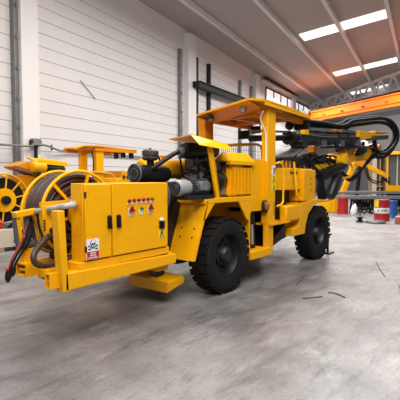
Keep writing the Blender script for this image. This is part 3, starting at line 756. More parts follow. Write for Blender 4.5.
# front box with lettering
fb = MB().box(1.92, 3.18, .10, .30, 1.49, 1.905); fb.hexa([(2.62, .02, 1.26), (3.17, .02, 1.26), (3.17, .6, 1.26), (2.62, .6, 1.26)], [(2.62, .02, 1.88), (3.17, .02, 1.88), (3.17, .6, 1.88), (2.62, .6, 1.88)])
fb = fb.build('front_hood', 'yellow', rig, bevel=.01)
MB().box(1.95, 2.6, .085, .10, 1.50, 1.72).build('hood_door', 'yellow', fb, bevel=.004)
random.seed(9)
mb = MB(); x = 2.17
for k in range(7):
    w = .035; h = .05 if k in (0, 3, 5) else .038
    mb.box(x, x + .012, .094, .1, 1.795, 1.795 + h)
    if k % 2 == 0: mb.box(x, x + w * .8, .094, .1, 1.795, 1.807)
    mb.box(x + w * .6, x + w * .6 + .011, .094, .1, 1.795, 1.83)
    x += w + .014
mb.build('hood_lettering', 'dark', fb)
mb = MB()
for z in (1.46, 1.58, 1.70):
    for y in (.14, .24): mb.box(3.17, 3.185, y, y + .07, z, z + .05)
    mb.box(2.88, 3.0, .012, .02, z, z + .035)
mb.build('vent_slots', 'orange', fb)
MB().box(1.62, 2.58, .32, .56, .85, 1.5).build('hood_gap_shade', 'black', rig)  # black box added to stand for the shade in the gap below the hood
# tank and front fender
MB().box(1.80, 2.42, -.02, .14, .91, 1.215).build('fuel_tank', 'yellow', rig, bevel=.04)
mb = MB(); pr_ = [(2.45, 1.22), (2.68, 1.24), (3.05, 1.28), (3.42, 1.27), (3.5, 1.24), (3.3, 1.19), (3.05, 1.15), (2.80, 1.00), (2.68, .80), (2.64, .62), (2.12, .62), (2.12, .76), (2.4, .80)]
mb.poly([(x, .0, z) for x, z in pr_], (0, .4, 0)); mb.build('front_fender', 'yellow', rig, bevel=.008)
MB().box(3.3, 4.05, .05, .38, 1.2, 1.23).build('fender_flap', 'orange', rig)
MB().box(1.45, 2.15, .25, .6, .55, .9).build('side_box', 'black', rig)
MB().hexa([(1.3, .1, .45), (2.0, .1, .62), (2.0, .5, .62), (1.3, .5, .45)], [(1.3, .1, .5), (2.0, .1, .88), (2.0, .5, .88), (1.3, .5, .5)]).build('ramp_plate', 'black', rig)
# front carriage
MB().box(2.6, 4.35, .55, 1.45, .7, 1.5).build('front_carriage', 'yellow', rig, bevel=.02)
# grey tilted guard plate and valve clutter on top of the hood
MB().poly([(2.05, .35, 2.09), (2.5, .2, 2.12), (3.35, .35, 2.33), (3.30, .7, 2.36), (2.4, .8, 2.2)], (0, 0, .03)).build('guard_plate', 'midgrey', rig)
MB().poly([(2.0, .35, 2.03), (2.9, .3, 2.16), (2.9, .5, 2.16), (2.0, .6, 2.05)], (0, 0, .05)).build('guard_plate', 'black', rig)
vb = MB().box(1.75, 2.2, .25, .6, 1.9, 2.0); vb.box(2.3, 3.1, .3, .7, 1.9, 2.12)
vb = vb.build('valve_bank', 'grime', rig)
random.seed(21)
for i in range(7):
    x = 1.75 + i * .16; MB().cyl((x, .3, 1.92), (x + random.uniform(-.02, .04), .3, 2.02 + random.uniform(0, .05)), .025).build('valve', random.choice(('orange', 'yellow', 'grime')), vb)
for i in range(12):
    x = 2.6 + i * .1; y = .3 + .3 * random.random(); z = 1.92 + .12 * random.random()
    MB().tube([(x, y, 1.88), (x + .15, y - .05, z + .12), (x + .45, y, z + .16), (x + .8, y + .05, z), (x + 1.1, y, 1.85)], random.choice((.018, .024, .03)), 8, sub=6).build('boom_hose', 'hose', rig)


# upper boom / feed: runs from above the hood to the front right
def fp(x, z, dy=0): return V3((x, .6 - .109 * (x - 2.5) + dy, z))
uf = MB()
uf.hexa([fp(3.25, 2.40, -.14), fp(6.1, 2.60, -.14), fp(6.1, 2.60, .14), fp(3.25, 2.40, .14)], [fp(3.25, 2.66, -.14), fp(6.1, 2.78, -.14), fp(6.1, 2.78, .14), fp(3.25, 2.66, .14)])
uf = uf.build('feed_beam', 'dark', rig, bevel=.015)
mb = MB().hexa([fp(3.55, 2.66, -.1), fp(5.9, 2.78, -.1), fp(5.9, 2.78, .1), fp(3.55, 2.66, .1)], [fp(3.55, 2.82, -.1), fp(5.9, 2.94, -.1), fp(5.9, 2.94, .1), fp(3.55, 2.82, .1)])
mb.build('drill_carriage', 'carriage', uf, bevel=.02)
for z, zz, r in ((2.52, 2.60, .06), (2.665, 2.72, .028)):
    MB().cyl(fp(1.7, z - .06), fp(3.25, zz - .02), r).build('drill_rod', 'dark' if r > .05 else 'greymetal', uf)
MB().cyl(fp(2.95, 2.56), fp(3.1, 2.57), .15).build('rod_clamp', 'dark', uf)
MB().box(3.28, 3.5, .32, .42, 2.64, 2.84).build('feed_bracket', 'yellow', uf, bevel=.01)
MB().box(3.2, 3.45, .32, .6, 2.36, 2.5).build('feed_bracket', 'dark', uf, bevel=.01)
MB().bar(fp(4.5, 2.44), fp(6.2, 2.55), .2, .06).build('feed_rail', 'black', uf)
for k in range(9):
    x = 3.5 + .3 * k; MB().bar(fp(x, 2.44 + .065 * (x - 3.3), -.16), fp(x + .16, 2.45 + .065 * (x - 3.3), -.16), .05, .07 + .04 * (k % 3)).build('rail_block', ('black', 'dark', 'carriage')[k % 3], uf)
for k in range(4):
    MB().tube([fp(3.5, 2.66 + .035 * k, -.13), fp(4.2, 2.66 + .04 * k, -.15 - .01 * k), fp(5.0, 2.71 + .04 * k, -.13), fp(5.9, 2.78 + .03 * k, -.12)], .014, 6, sub=4).build('hydraulic_line', ('greymetal', 'midgrey', 'hose', 'midgrey')[k], uf)
for k in range(4):
    x = 3.9 + .5 * k; MB().bar(fp(x, 2.70 + .04 * (x - 3.5), -.12), fp(x + .1, 2.70 + .04 * (x - 3.5), -.12), .06, .14).build('carriage_clamp', 'dark', uf)
MB().cyl(fp(5.15, 2.86), fp(6.35, 2.93), .035).build('drill_rod', 'black', uf)
for x, z in ((4.7, 2.84), (5.0, 2.84)): MB().bar(fp(x, z, -.06), fp(x + .2, z + .02, -.06), .08, .06).build('feed_lug', 'orange', uf)
mb = MB().hexa([fp(6.1, 2.72, -.12), fp(7.4, 2.84, -.1), fp(7.4, 2.84, .1), fp(6.1, 2.72, .12)], [fp(6.1, 2.95, -.12), fp(7.4, 2.96, -.1), fp(7.4, 2.96, .1), fp(6.1, 2.95, .12)])
mb.bar(fp(7.2, 3.0), fp(8.0, 3.03), .22, .05); mb.bar(fp(7.1, 2.86), fp(7.95, 2.86), .2, .06)
mb.build('feed_head', 'yellow', uf, bevel=.012)
MB().bar(fp(6.9, 2.80, -.05), fp(7.95, 2.90, -.05), .24, .12).build('centralizer', 'grime', uf, bevel=.02)
# bundled hoses over the feed and the great loop at the tip
random.seed(2)
loop = [(3.35, 3.0), (3.7, 2.93), (4.3, 2.95), (5.1, 2.95), (5.5, 3.0), (5.85, 3.12), (6.7, 3.25), (7.7, 3.38), (8.4, 3.36), (8.85, 3.17), (8.95, 2.9), (8.6, 2.6), (8.1, 2.42), (7.6, 2.38), (7.35, 2.5)]
for i, (dy, dz) in enumerate(((-.06, .03), (.05, .06), (0, -.05))):
    MB().tube([fp(x, z + dz * (1.4 if k > 3 else 1), dy) for k, (x, z) in enumerate(loop)], .05, 10, sub=6).build('hose_loop', 'hose', uf)
MB().tube([fp(7.35, 2.85), fp(7.38, 2.65), fp(7.5, 2.45), fp(7.3, 2.3)], .06, 8, sub=5).build('hose_loop', 'hose', uf)

# lower boom
def lp(x, z, dy=0): return V3((x, .75 - .1146 * (x - 3.2) + dy, z))
lb = MB()
lb.hexa([lp(4.3, 1.85, -.12), lp(5.1, 2.02, -.12), lp(5.1, 2.02, .12), lp(4.3, 1.85, .12)], [lp(4.3, 2.02, -.12), lp(5.1, 2.18, -.12), lp(5.1, 2.18, .12), lp(4.3, 2.02, .12)])
lb.hexa([lp(5.0, 2.02, -.13), lp(7.6, 2.26, -.1), lp(7.6, 2.26, .1), lp(5.0, 2.02, .13)], [lp(5.3, 2.30, -.13), lp(7.6, 2.50, -.1), lp(7.6, 2.50, .1), lp(5.3, 2.30, .13)])
lb = lb.build('boom_arm', 'yellow', rig, bevel=.03)
MB().rings(lp(5.42, 2.16, -.34), lp(5.42, 2.16, .16), [(0, .11), (.05, .18), (.95, .18), (1, .11)], 20).build('boom_joint', 'yellow_bright', lb)
MB().tube([lp(5.5, 2.24, -.2), lp(5.8, 2.14, -.22), lp(5.98, 1.98, -.22), lp(5.98, 1.84, -.22), lp(5.8, 1.74, -.22), lp(5.5, 1.72, -.22)], .03, 8, sub=6).build('boom_hoop', 'yellow', lb)
MB().rings(lp(7.95, 2.51, -.14), lp(7.95, 2.51, .16), [(0, .12), (.05, .19), (.95, .19), (1, .12)], 20).build('boom_joint', 'yellow', lb)
MB().bar(lp(6.8, 2.5), lp(7.9, 2.66), .18, .16).build('boom_fork', 'orange', lb, bevel=.01)
for x in (5.4, 5.9, 6.5): MB().bar(lp(x, 2.32 + .09 * (x - 5.4), -.14), lp(x + .35, 2.42 + .09 * (x - 5.4), -.14), .05, .12).build('boom_lug', 'orange', lb)
# drill carrier plates above the lower boom
mb = MB(); mb.hexa([lp(5.2, 2.42, -.2), lp(7.0, 2.56, -.2), lp(7.6, 2.78, .1), lp(5.4, 2.46, .2)], [lp(5.2, 2.50, -.2), lp(7.0, 2.60, -.2), lp(7.6, 2.83, .1), lp(5.4, 2.52, .2)])
mb.build('carrier_plate', 'midgrey', lb)
for i in range(6):
    MB().rings(lp(5.3 + .28 * i, 2.40 + .04 * i, -.14), lp(5.42 + .28 * i, 2.48 + .04 * i, -.12), [(0, .05), (.5, .07), (1, .05)], 12).build('carrier_block', 'black', lb)
MB().rings(lp(6.3, 2.36, -.2), lp(6.75, 2.5, -.2), [(0, .07), (.3, .11), (.8, .11), (1, .06)], 16).build('rotation_motor', 'black', lb)
# black boom cylinders
for a, b, r, m in (((4.3, 1.74), (5.5, 2.05), .12, 'black'), ((4.75, 1.25), (5.15, 1.80), .13, 'dark'), ((5.0, 1.3), (5.25, 1.9), .07, 'black')):
    MB().rings(lp(a[0], a[1], -.24), lp(b[0], b[1], -.24), [(0, r * .8), (.05, r), (.9, r), (1, r * .75)], 18).build('boom_cylinder', m, lb)
MB().cyl(lp(4.4, 1.62, -.2), lp(4.75, 1.76, -.2), .05).build('cylinder_rod', 'steel', lb)
for i in range(4):
    MB().tube([lp(3.9 + .08 * i, 1.75, -.1), lp(4.25 + .05 * i, 1.72, -.22), lp(4.3 + .07 * i, 1.4, -.2), lp(4.45 + .08 * i, 1.22, -.15), lp(4.7 + .06 * i, 1.35, -.05), lp(4.8, 1.7, 0)], .035, 8, sub=6).build('boom_hose', 'hose', lb)
for i in range(4):
    MB().tube([lp(5.4, 1.95 + .02 * i, -.15), lp(5.8, 1.78 - .03 * i, -.15), lp(6.3, 1.78 - .03 * i, -.12), lp(6.9, 2.0, -.1), lp(7.4, 2.25 + .03 * i, -.1), lp(7.7, 2.4, -.05)], .032, 8, sub=6).build('boom_hose', 'hose', lb)
random.seed(31)
for i in range(16):
    x = 3.5 + .07 * i
    MB().tube([lp(x - .4, 1.98 + random.uniform(-.05, .05), -.1), lp(x, 2.16 + random.uniform(-.06, .06), -.15 + .1 * random.random()), lp(x + .5, 2.20 + random.uniform(-.08, .10), -.15), lp(x + .95, 2.12 + random.uniform(-.1, .06), -.1), lp(x + 1.4, 1.98, 0)], random.choice((.018, .024, .03)), 8, sub=5).build('boom_hose', random.choice(('hose', 'hose', 'grime')), lb)
MB().bar(lp(4.75, 2.2, .2), lp(4.72, 2.5, .2), .16, .2, (1, 0, 0)).build('boom_support', 'orange', rig)

# jack stand beside the front wheel
js = thing('jack_stand', 'small black jack stand on the floor beside the front tire', 'stand', (4.2, .14, 0))
MB().cyl((4.2, .14, .02), (4.2, .14, .42), .025).build('post', 'black', js)
MB().box(4.06, 4.34, .04, .24, 0, .03).build('base', 'black', js)
MB().bar((4.1, .14, .42), (4.34, .14, .42), .06, .05).build('head', 'black', js)

# ------------------------------------------------------------------ second rig behind on the left
r2 = thing('drill_rig', 'second yellow drill rig parked behind, its cable reel at the left edge of the photo', 'machine', (2.5, 7.9, 0))
mb = MB(); mb.box(-.4, 6.2, 7.1, 8.6, .6, 1.45); mb.box(2.2, 5.6, 7.0, 8.7, 1.2, 1.72); mb.build('chassis', 'yellow', r2, bevel=.02)
c2 = V3((.18, 0, 1.16)); R2 = .655
re2 = MB().cyl((c2.x, 6.98, c2.z), (c2.x, 7.5, c2.z), .5, seg=40).build('cable_reel', 'hose', r2)
for y in (6.93, 7.5):
    MB().torus((c2.x, y, c2.z), (0, 1, 0), R2, .02).build('reel_rim', 'yellow', re2)
    MB().cyl((c2.x, y - .02, c2.z), (c2.x, y + .02, c2.z), .30, seg=36).build('hub_plate', 'yellow', re2)
    for k in range(10):
        a = .2 + 2 * PI * k / 10
        MB().bar((c2.x + .1 * math.cos(a), y, c2.z + .1 * math.sin(a)), (c2.x + R2 * math.cos(a), y, c2.z + R2 * math.sin(a)), .02, .035, (-math.sin(a), 0, math.cos(a))).build('spoke', 'yellow', re2)
MB().cyl((c2.x, 6.80, c2.z), (c2.x, 6.93, c2.z), .11).build('hub_motor', 'black', re2)
for i in range(6):
    MB().torus((c2.x, 7.03 + .08 * i, c2.z), (0, 1, 0), .53, .04, 40, 6).build('cable_turn', 'hose', re2)
# wheels of the second rig
for x in (2.6, 5.9): 
    for y in (6.95, 8.85):
        c = copy_at(w1, r2, (x, y, .565))
        if y > 8: c.rotation_euler = (0, 0, PI)
# hood with pointed cover
mb = MB().hexa([(.55, 7.0, 1.97), (1.35, 7.0, 1.72), (1.35, 7.6, 1.72), (.55, 7.6, 1.97)], [(.50, 7.0, 2.02), (.9, 7.0, 2.17), (.9, 7.6, 2.17), (.50, 7.6, 2.02)])
mb.build('engine_hood', 'orange', r2, bevel=.02)
MB().bar((.48, 6.97, 2.0), (1.25, 6.97, 1.78), .04, .09).build('hood_trim', 'wooddark', r2)
MB().box(.62, 1.5, 7.05, 7.7, 1.4, 1.8).build('engine_cover', 'orange', r2, bevel=.02)
MB().rings((.9, 6.95, 2.02), (1.35, 6.95, 2.0), [(0, .1), (.1, .16), (.9, .16), (1, .1)], 18).build('air_cleaner', 'yellow', r2)
MB().tube([(1.18, 6.9, 2.2), (1.15, 6.9, 1.9), (1.05, 6.9, 1.55), (1.0, 6.9, 1.3)], .045, 8, sub=4).build('exhaust_hose', 'black', r2)
MB().rings((1.1, 6.98, 1.98), (1.95, 6.98, 1.96), [(0, .08), (.1, .13), (.9, .13), (1, .08)], 16).build('muffler', 'black', r2)
MB().box(1.2, 2.0, 6.98, 7.6, 1.45, 1.75).build('engine', 'grime', r2, bevel=.03)
for i in range(4): MB().tube([(1.4 + .12 * i, 6.95, 1.75), (1.5 + .1 * i, 6.9, 1.95), (1.75 + .06 * i, 6.95, 1.85)], .025, 8, sub=4).build('engine_hose', 'hose', r2)
MB().hexa([(1.10, 6.88, 2.12), (2.0, 6.88, 2.06), (2.05, 7.5, 2.15), (1.12, 7.5, 2.25)], [(1.10, 6.88, 2.15), (2.0, 6.88, 2.09), (2.05, 7.5, 2.2), (1.12, 7.5, 2.3)]).build('engine_roof', 'yellow_bright', r2)
MB().hexa([(1.08, 6.84, 2.10), (2.0, 6.84, 2.04), (2.02, 6.9, 2.04), (1.10, 6.9, 2.1)], [(1.08, 6.84, 2.22), (1.97, 6.84, 2.15), (2.0, 6.9, 2.17), (1.10, 6.9, 2.26)]).build('roof_flange', 'yellow_bright', r2)
MB().bar((1.55, 6.93, 2.08), (1.55, 6.93, 1.6), .06, .05).build('roof_post', 'yellow', r2)
# canopy of the second rig
tp = [(2.30, 6.9, 2.545), (2.62, 6.9, 2.645), (3.15, 6.9, 2.66), (4.72, 6.9, 2.60), (4.72, 8.3, 2.60), (2.9, 8.3, 2.64)]
c2n = MB().poly([V3(p) for p in tp], (0, 0, .04)).build('canopy', 'yellow', r2)
MB().box(3.0, 4.7, 6.9, 6.95, 2.53, 2.62).build('side_fascia', 'orange', c2n)
MB().bar((2.75, 7.4, 2.58), (4.6, 7.4, 2.55), .1, .1).build('roof_rib', 'orange', c2n)
MB().bar((2.75, 8.1, 2.58), (4.6, 8.1, 2.55), .1, .1).build('roof_rib', 'orange', c2n)
MB().box(3.06, 3.34, 6.93, 7.08, 1.5, 2.62).build('canopy_post', 'yellow', r2, bevel=.01)
MB().box(2.75, 2.98, 7.25, 7.4, 1.5, 2.62).build('canopy_post', 'yellow', r2, bevel=.01)
for x, z, s in ((3.95, 2.42, .09), (4.25, 2.46, .09), (4.6, 2.46, .10)):
    MB().box(x - s * .6, x + s * .6, 7.0, 7.12, z - s, z + s).build('flood_light', 'black', c2n, bevel=.01)
    MB().bar((x, 7.05, z + s), (x, 7.05, 2.6), .03, .03).build('lamp_bracket', 'black', c2n)
MB().tube([(2.95, 7.0, 2.55), (3.0, 7.0, 2.2), (2.98, 7.0, 1.8), (3.0, 7.0, 1.6)], .02, 6, sub=4).build('post_cable', 'dark', r2)
grab2 = MB().tube([(2.2, 6.9, 1.6), (2.3, 6.9, 1.82), (2.6, 6.9, 1.9), (3.6, 6.9, 1.84), (3.72, 6.9, 1.6)], .025, 8, sub=5).build('grab_rail', 'yellow', r2)
random.seed(8)
for i in range(9):
    x = 4.2 + .17 * i
    MB().rings((x, 7.0, 1.70), (x + .05, 7.0, 1.78 + random.uniform(0, .12)), [(0, .04), (.6, .06), (1, .03)], 10).build('valve', random.choice(('black', 'grime', 'yellow', 'dark')), r2)
MB().box(4.4, 5.7, 7.3, 8.3, 1.7, 1.95).build('front_hood', 'yellow', r2, bevel=.02)
MB().box(5.5, 8.2, 7.6, 7.9, 1.95, 2.15).build('feed_beam', 'dark', r2, bevel=.02)

# wooden box with shackle at the left edge
wb_ = thing('wooden_crate', 'pale wooden crate on the floor at the left edge below the cable reel', 'crate', (.0, 6.45, 0))
MB().box(-.5, .46, 6.1, 6.8, .10, .52).build('crate_body', 'palewood', wb_, bevel=.008)
for x in (-.4, .3): MB().box(x, x + .12, 6.1, 6.8, 0, .10).build('skid', 'wood', wb_)
mb = MB()
for x in (-.05, .3): 
    for z in (.2, .4): mb.cyl((x, 6.09, z), (x, 6.1, z), .012, seg=8)
mb.build('nail', 'wooddark', wb_)
sx = .08
sh = thing('bow_shackle', 'black bow shackle hanging on the front of the pale wooden crate', 'shackle', (sx, 6.066, .22))
MB().tube([(sx - .05, 6.066, .25), (sx - .06, 6.066, .30), (sx - .10, 6.066, .37), (sx - .085, 6.066, .45), (sx, 6.066, .49), (sx + .085, 6.066, .45), (sx + .10, 6.066, .37), (sx + .06, 6.066, .30), (sx + .05, 6.066, .25)], .026, 10, sub=5).build('bow', 'black', sh)
MB().cyl((sx - .14, 6.066, .255), (sx + .14, 6.066, .245), .026).build('pin', 'black', sh)
mb = MB().rings((-.28, 6.3, .52), (-.28, 6.3, .76), [(0, .06), (.7, .06), (.85, .03), (1, .03)], 16)
tag(mb.build('red_canister', 'red'), 'small red canister standing on the pale wooden crate', 'canister')
tag(MB().box(-.15, .35, 6.25, 6.7, .52, .62).build('steel_plate', 'midgrey', bevel=.01), 'flat grey steel block lying on the pale wooden crate', 'steel block')
tag(MB().tube([(-.12, 6.2, .56), (.05, 6.15, .70), (.2, 6.2, .66), (.3, 6.3, .72), (.18, 6.45, .68)], .035, 8, sub=5).build('hose_piece', 'hose'), 'short black hose draped over the steel block on the pale crate', 'hose')

# ------------------------------------------------------------------ things in the far right
def drum(x, y, m, label, group=None, h=.86, r=.285):
    t = thing('drum', label, 'drum', (x, y, 0))
    MB().rings((x, y, 0), (x, y, h), [(0, r), (.02, r + .006), (.04, r), (.32, r), (.335, r + .012), (.35, r), (.65, r), (.665, r + .012), (.68, r), (.96, r), (.98, r + .006), (1, r + .004)], 32).build('drum_body', m, t)
    MB().cyl((x + .1, y - .1, h), (x + .1, y - .1, h + .02), .035).build('bung', 'dark', t)
    return t
drum(15.16, 3.72, 'red', 'plain red steel drum on the floor beside the yellow steel box', h=.76, r=.24)
d2 = drum(12.93, 1.33, 'red', 'red steel drum with a white band and dark lettering, beside the blue drum', h=.84, r=.295)
cxd, cyd = 12.93, 1.33
MB().rings((cxd, cyd, .30), (cxd, cyd, .52), [(0, .30), (.02, .3015), (.98, .3015), (1, .30)], 32).build('label_band', 'white', d2)
vd = V3((-5.31 - cxd, -3.583 - cyd, 0)).normalized(); base_a = math.atan2(vd.y, vd.x)
mb = MB()
def ond(a, z, r=.3035): return V3((cxd + r * math.cos(base_a + a), cyd + r * math.sin(base_a + a), z))
mb.poly([ond(-.55, .45), ond(-.42, .42), ond(-.30, .37), ond(-.40, .39), ond(-.5, .36)], vd * .002)
mb.poly([ond(-.40, .47), ond(-.32, .45), ond(-.42, .41)], vd * .002)
mb.build('bird_mark', 'black', d2)
mb = MB(); random.seed(12); a = -.12
while a < .75:
    w = random.choice((.05, .07)); h = random.choice((.06, .06, .08)); mb.poly([ond(a, .385), ond(a + w, .385), ond(a + w, .385 + h), ond(a, .385 + h)], vd * .002); a += w + .035
mb.build('band_lettering', 'midgrey', d2)
pl = []
for k in range(9): pl.append(ond(-1.25 + .1 * k, .56, .302))
for k in range(9): pl.append(ond(-.45 - .1 * k, .80, .302))
mb = MB()
for k in range(8): mb.poly([ond(-1.2 + .1 * k, .55, .3), ond(-1.1 + .1 * k, .55, .3), ond(-1.1 + .1 * k, .82, .3), ond(-1.2 + .1 * k, .82, .3)], (ond(-1.15 + .1 * k, 0, 1) - ond(-1.15 + .1 * k, 0, .994)))
mb.build('yellow_patch', 'ylabel', d2)
drum(14.66, 1.40, 'blue', 'blue drum standing behind the red drum with the white band', h=.72, r=.235)
# yellow steel box
yb = thing('steel_box', 'bright yellow steel box with sloping end, on the floor behind the front tire', 'box', (15.2, 4.6, 0))
F2 = V3((.788, .6157, 0)); RT = V3((.6157, -.788, 0)); CAM = V3((-5.31, -3.583, 0))
def dr(D, px, z=0): return CAM + F2 * D + RT * ((px - 200) / 431 * D) + V3((0, 0, z))
mb = MB().hexa([dr(21.4, 321), dr(21.4, 337), dr(22.2, 337), dr(22.2, 321)], [dr(21.4, 317, .74), dr(21.4, 340, .68), dr(22.2, 340, .68), dr(22.2, 317, .74)])
mb.build('box_body', 'yellow_bright', yb, bevel=.02)
for px in (330, 334.5):
    MB().bar(dr(21.38, px, .05), dr(21.38, px + 1.5, .68), .03, .05).build('rib', 'yellow', yb)
# grey steel beams on trestles
for i, (D, z, a, b, w) in enumerate(((21.8, .98, 331, 412, .14), (20.8, .78, 336, 412, .16))):
    t = MB().bar(dr(D, a, z), dr(D, b, z), .2, w)
    tag(t.build('steel_beam', 'greymetal', bevel=.01), ('upper rear grey steel beam lying across the trestles in the far right', 'lower front grey steel beam above the drums in the far right')[i], 'beam')
for i, px in enumerate((352, 372, 398)):
    tr_ = thing('trestle', ('black trestle under the grey beams, nearest the plain red drum', 'black trestle under the grey beams, just left of the banded drum', 'black trestle under the grey beams at the right photo edge')[i], 'trestle', dr(21.2, px), 'trestles under the grey beams')
    for dd in ((-.45, .45) if i < 2 else (-.12, .12)):
        MB().bar(dr(21.3 + dd, px - 1.5), dr(21.3 + dd * .5, px, .66), .08, .08).build('leg', 'black', tr_)
        MB().bar(dr(21.3 + dd, px + 3.5), dr(21.3 + dd * .5, px + 2, .66), .08, .08).build('leg', 'black', tr_)
    MB().bar(dr(20.6, px, .66), dr(22.0 if i < 2 else 21.95, px, .66), .14, .06).build('top_bar', 'black', tr_)
random.seed(17)
for i in range(5):
    px = 357 + i * 3.9; D = 20.3 + .5 * (i % 2)
    c = dr(D, px, .0)
    hl = ('leftmost of the dark coiled hoses under the beams', 'second from left of the dark coiled hoses under the beams', 'middle one of the dark coiled hoses under the beams', 'fourth from left of the dark coiled hoses under the beams', 'rightmost of the dark coiled hoses under the beams')[i]
    mb = MB()
    for k in range(4): mb.torus(c + V3((0, 0, .13 + .02 * k)), (F2.x, F2.y, .2 * (k - 1)), .085 + .008 * k, .02, 20, 6)
    o = mb.build('hose_coil', random.choice(('dark', 'hose', 'grime'))); tag(o, hl, 'hose', 'dark hose coils under the beams')
o = MB().rings(dr(20.0, 353.5, 0.0), dr(20.0, 355.5, .52), [(0, .13), (.3, .16), (.7, .12), (1, .03)], 10)
tag(o.build('white_sack', 'white'), 'small white sack on the floor right of the plain red drum', 'sack')
hu = thing('hydraulic_unit', 'dark greasy hydraulic unit with hoses under the grey beams, behind the coiled hoses', 'machine part', dr(23.50, 366))
MB().hexa([dr(23.30, 354, .1), dr(23.30, 374, .1), dr(23.90, 374, .1), dr(23.90, 354, .1)], [dr(23.30, 355, .62), dr(23.30, 373, .62), dr(23.90, 373, .62), dr(23.90, 355, .62)]).build('body', 'grime', hu, bevel=.02)
random.seed(52)
for i in range(6):
    px = 356 + 3 * i; z = random.uniform(.25, .55); r = random.uniform(.08, .14)
    MB().rings(dr(23.30, px, z), dr(23.05, px + .5, z), [(0, r), (.6, r), (.65, r * .7), (1, r * .6)], 14).build('pump', random.choice(('black', 'midgrey', 'dark', 'wooddark')), hu)
for i in range(7):
    px = 354 + 3 * i
    MB().tube([dr(23.10, px, .2), dr(22.95, px + 1, .62), dr(23.00, px + 3, .58 + .1 * random.random()), dr(23.10, px + 5, .15)], .03, 6, sub=5).build('hose', 'hose', hu)
for px in (354.5, 373): MB().bar(dr(23.40, px, 0), dr(23.40, px, .7), .1, .1).build('leg', 'black', hu)
# black spool and round plate
sp = thing('spool', 'small black spool standing on the floor in front of the coiled hoses', 'spool', dr(16.8, 360.5))
MB().rings(dr(16.8, 360.5), dr(16.8, 360.5, .2), [(0, .15), (.2, .15), (.22, .09), (.78, .09), (.8, .15), (1, .15)], 20).build('spool_body', 'black', sp)
MB().cyl(dr(16.8, 360.5, .2), dr(16.8, 360.5, .7), .02).build('spindle', 'dark', sp)
o = MB().rings(dr(16.4, 376), dr(16.4, 376, .09), [(0, .38), (.4, .38), (1, .33)], 28)
tag(o.build('round_plate', 'midgrey', bevel=.01), 'flat dark round plate lying on the floor before the banded red drum', 'plate')
# third yellow machine far right: cab, boom legs
r3 = thing('loader', 'yellow machine far right with glazed cab and slanting yellow arms', 'machine', dr(24, 394))
cbn = MB()
for D in (22.2, 23.8):
    for px in (387.2, 411):
        cbn.bar(dr(D, px, .95), dr(D, px, 2.95), .08, .08)
cbn.hexa([dr(22.0, 386), dr(22.0, 413), dr(24.2, 413), dr(24.2, 386)], [dr(22, 386, .01), dr(22, 413, .01), dr(24.2, 413, .01), dr(24.2, 386, .01)])
cbn.hexa([dr(22.0, 385.5, 2.9), dr(22.0, 413, 2.95), dr(24.2, 413, 2.95), dr(24.2, 385.5, 2.9)], [dr(22.1, 388, 3.05), dr(22.1, 413, 3.12), dr(24.0, 413, 3.12), dr(24.0, 388, 3.05)])
cbn.hexa([dr(22.05, 387, .95), dr(22.05, 412, .95), dr(24, 412, .95), dr(24, 387, .95)], [dr(22.05, 387, 1.32), dr(22.05, 412, 1.32), dr(24, 412, 1.32), dr(24, 387, 1.32)])
cbn = cbn.build('cab_frame', 'yellow', r3, bevel=.015)
MB().hexa([dr(22.25, 388.5, 1.32), dr(22.25, 411, 1.32), dr(23.7, 411, 1.32), dr(23.7, 388.5, 1.32)], [dr(22.25, 388.5, 2.9), dr(22.25, 411, 2.9), dr(23.7, 411, 2.9), dr(23.7, 388.5, 2.9)]).build('cab_glass', 'glass', r3)
MB().bar(dr(22.2, 397, 1.32), dr(22.2, 397, 2.9), .05, .07).build('cab_mullion', 'palewood', r3)
MB().hexa([dr(22.3, 386, .35), dr(22.3, 412, .35), dr(24.2, 412, .35), dr(24.2, 386, .35)], [dr(22.3, 386, .95), dr(22.3, 412, .95), dr(24.2, 412, .95), dr(24.2, 386, .95)]).build('body', 'dark', r3)
for px in (392, 408): MB().cyl(dr(22.1, px, .36), dr(22.9, px, .36), .36).build('wheel', 'rubber', r3)
MB().bar(dr(22.6, 363, 2.40), dr(22.6, 389, 1.76), .18, .22).build('boom_arm', 'yellow', r3, bevel=.02)
MB().bar(dr(22.6, 354, 2.6), dr(22.6, 364, 2.38), .3, .34).build('boom_arm', 'orange', r3, bevel=.02)
MB().bar(dr(22.6, 354, 2.5), dr(22.4, 341.5, .80), .22, .26).build('arm_leg', 'yellow', r3, bevel=.02)
MB().rings(dr(22.5, 340.5, 0), dr(22.5, 340.5, .85), [(0, .25), (.08, .25), (.1, .12), (1, .12)], 16).build('arm_foot', 'dark', r3)
MB().bar(dr(22.5, 331, .62), dr(22.5, 334, 1.55), .22, .3).build('arm_leg', 'orange', r3)
MB().bar(dr(22.5, 359.5, 2.3), dr(22.4, 357, .8), .12, .16).build('arm_strut', 'black', r3)
for a, b, c_ in ((364, 376, 390), (366, 380, 388)):
    MB().tube([dr(22.3, a, 2.3), dr(22.2, a + 4, 1.7), dr(22.2, b, 1.45 + (b - 376) * .02), dr(22.2, c_, 1.75)], .035, 6, sub=6).build('arm_hose', 'hose', r3)
MB().bar(dr(22.2, 381, 1.72), dr(22.2, 389, 1.5), .1, .14).build('arm_valve', 'black', r3)
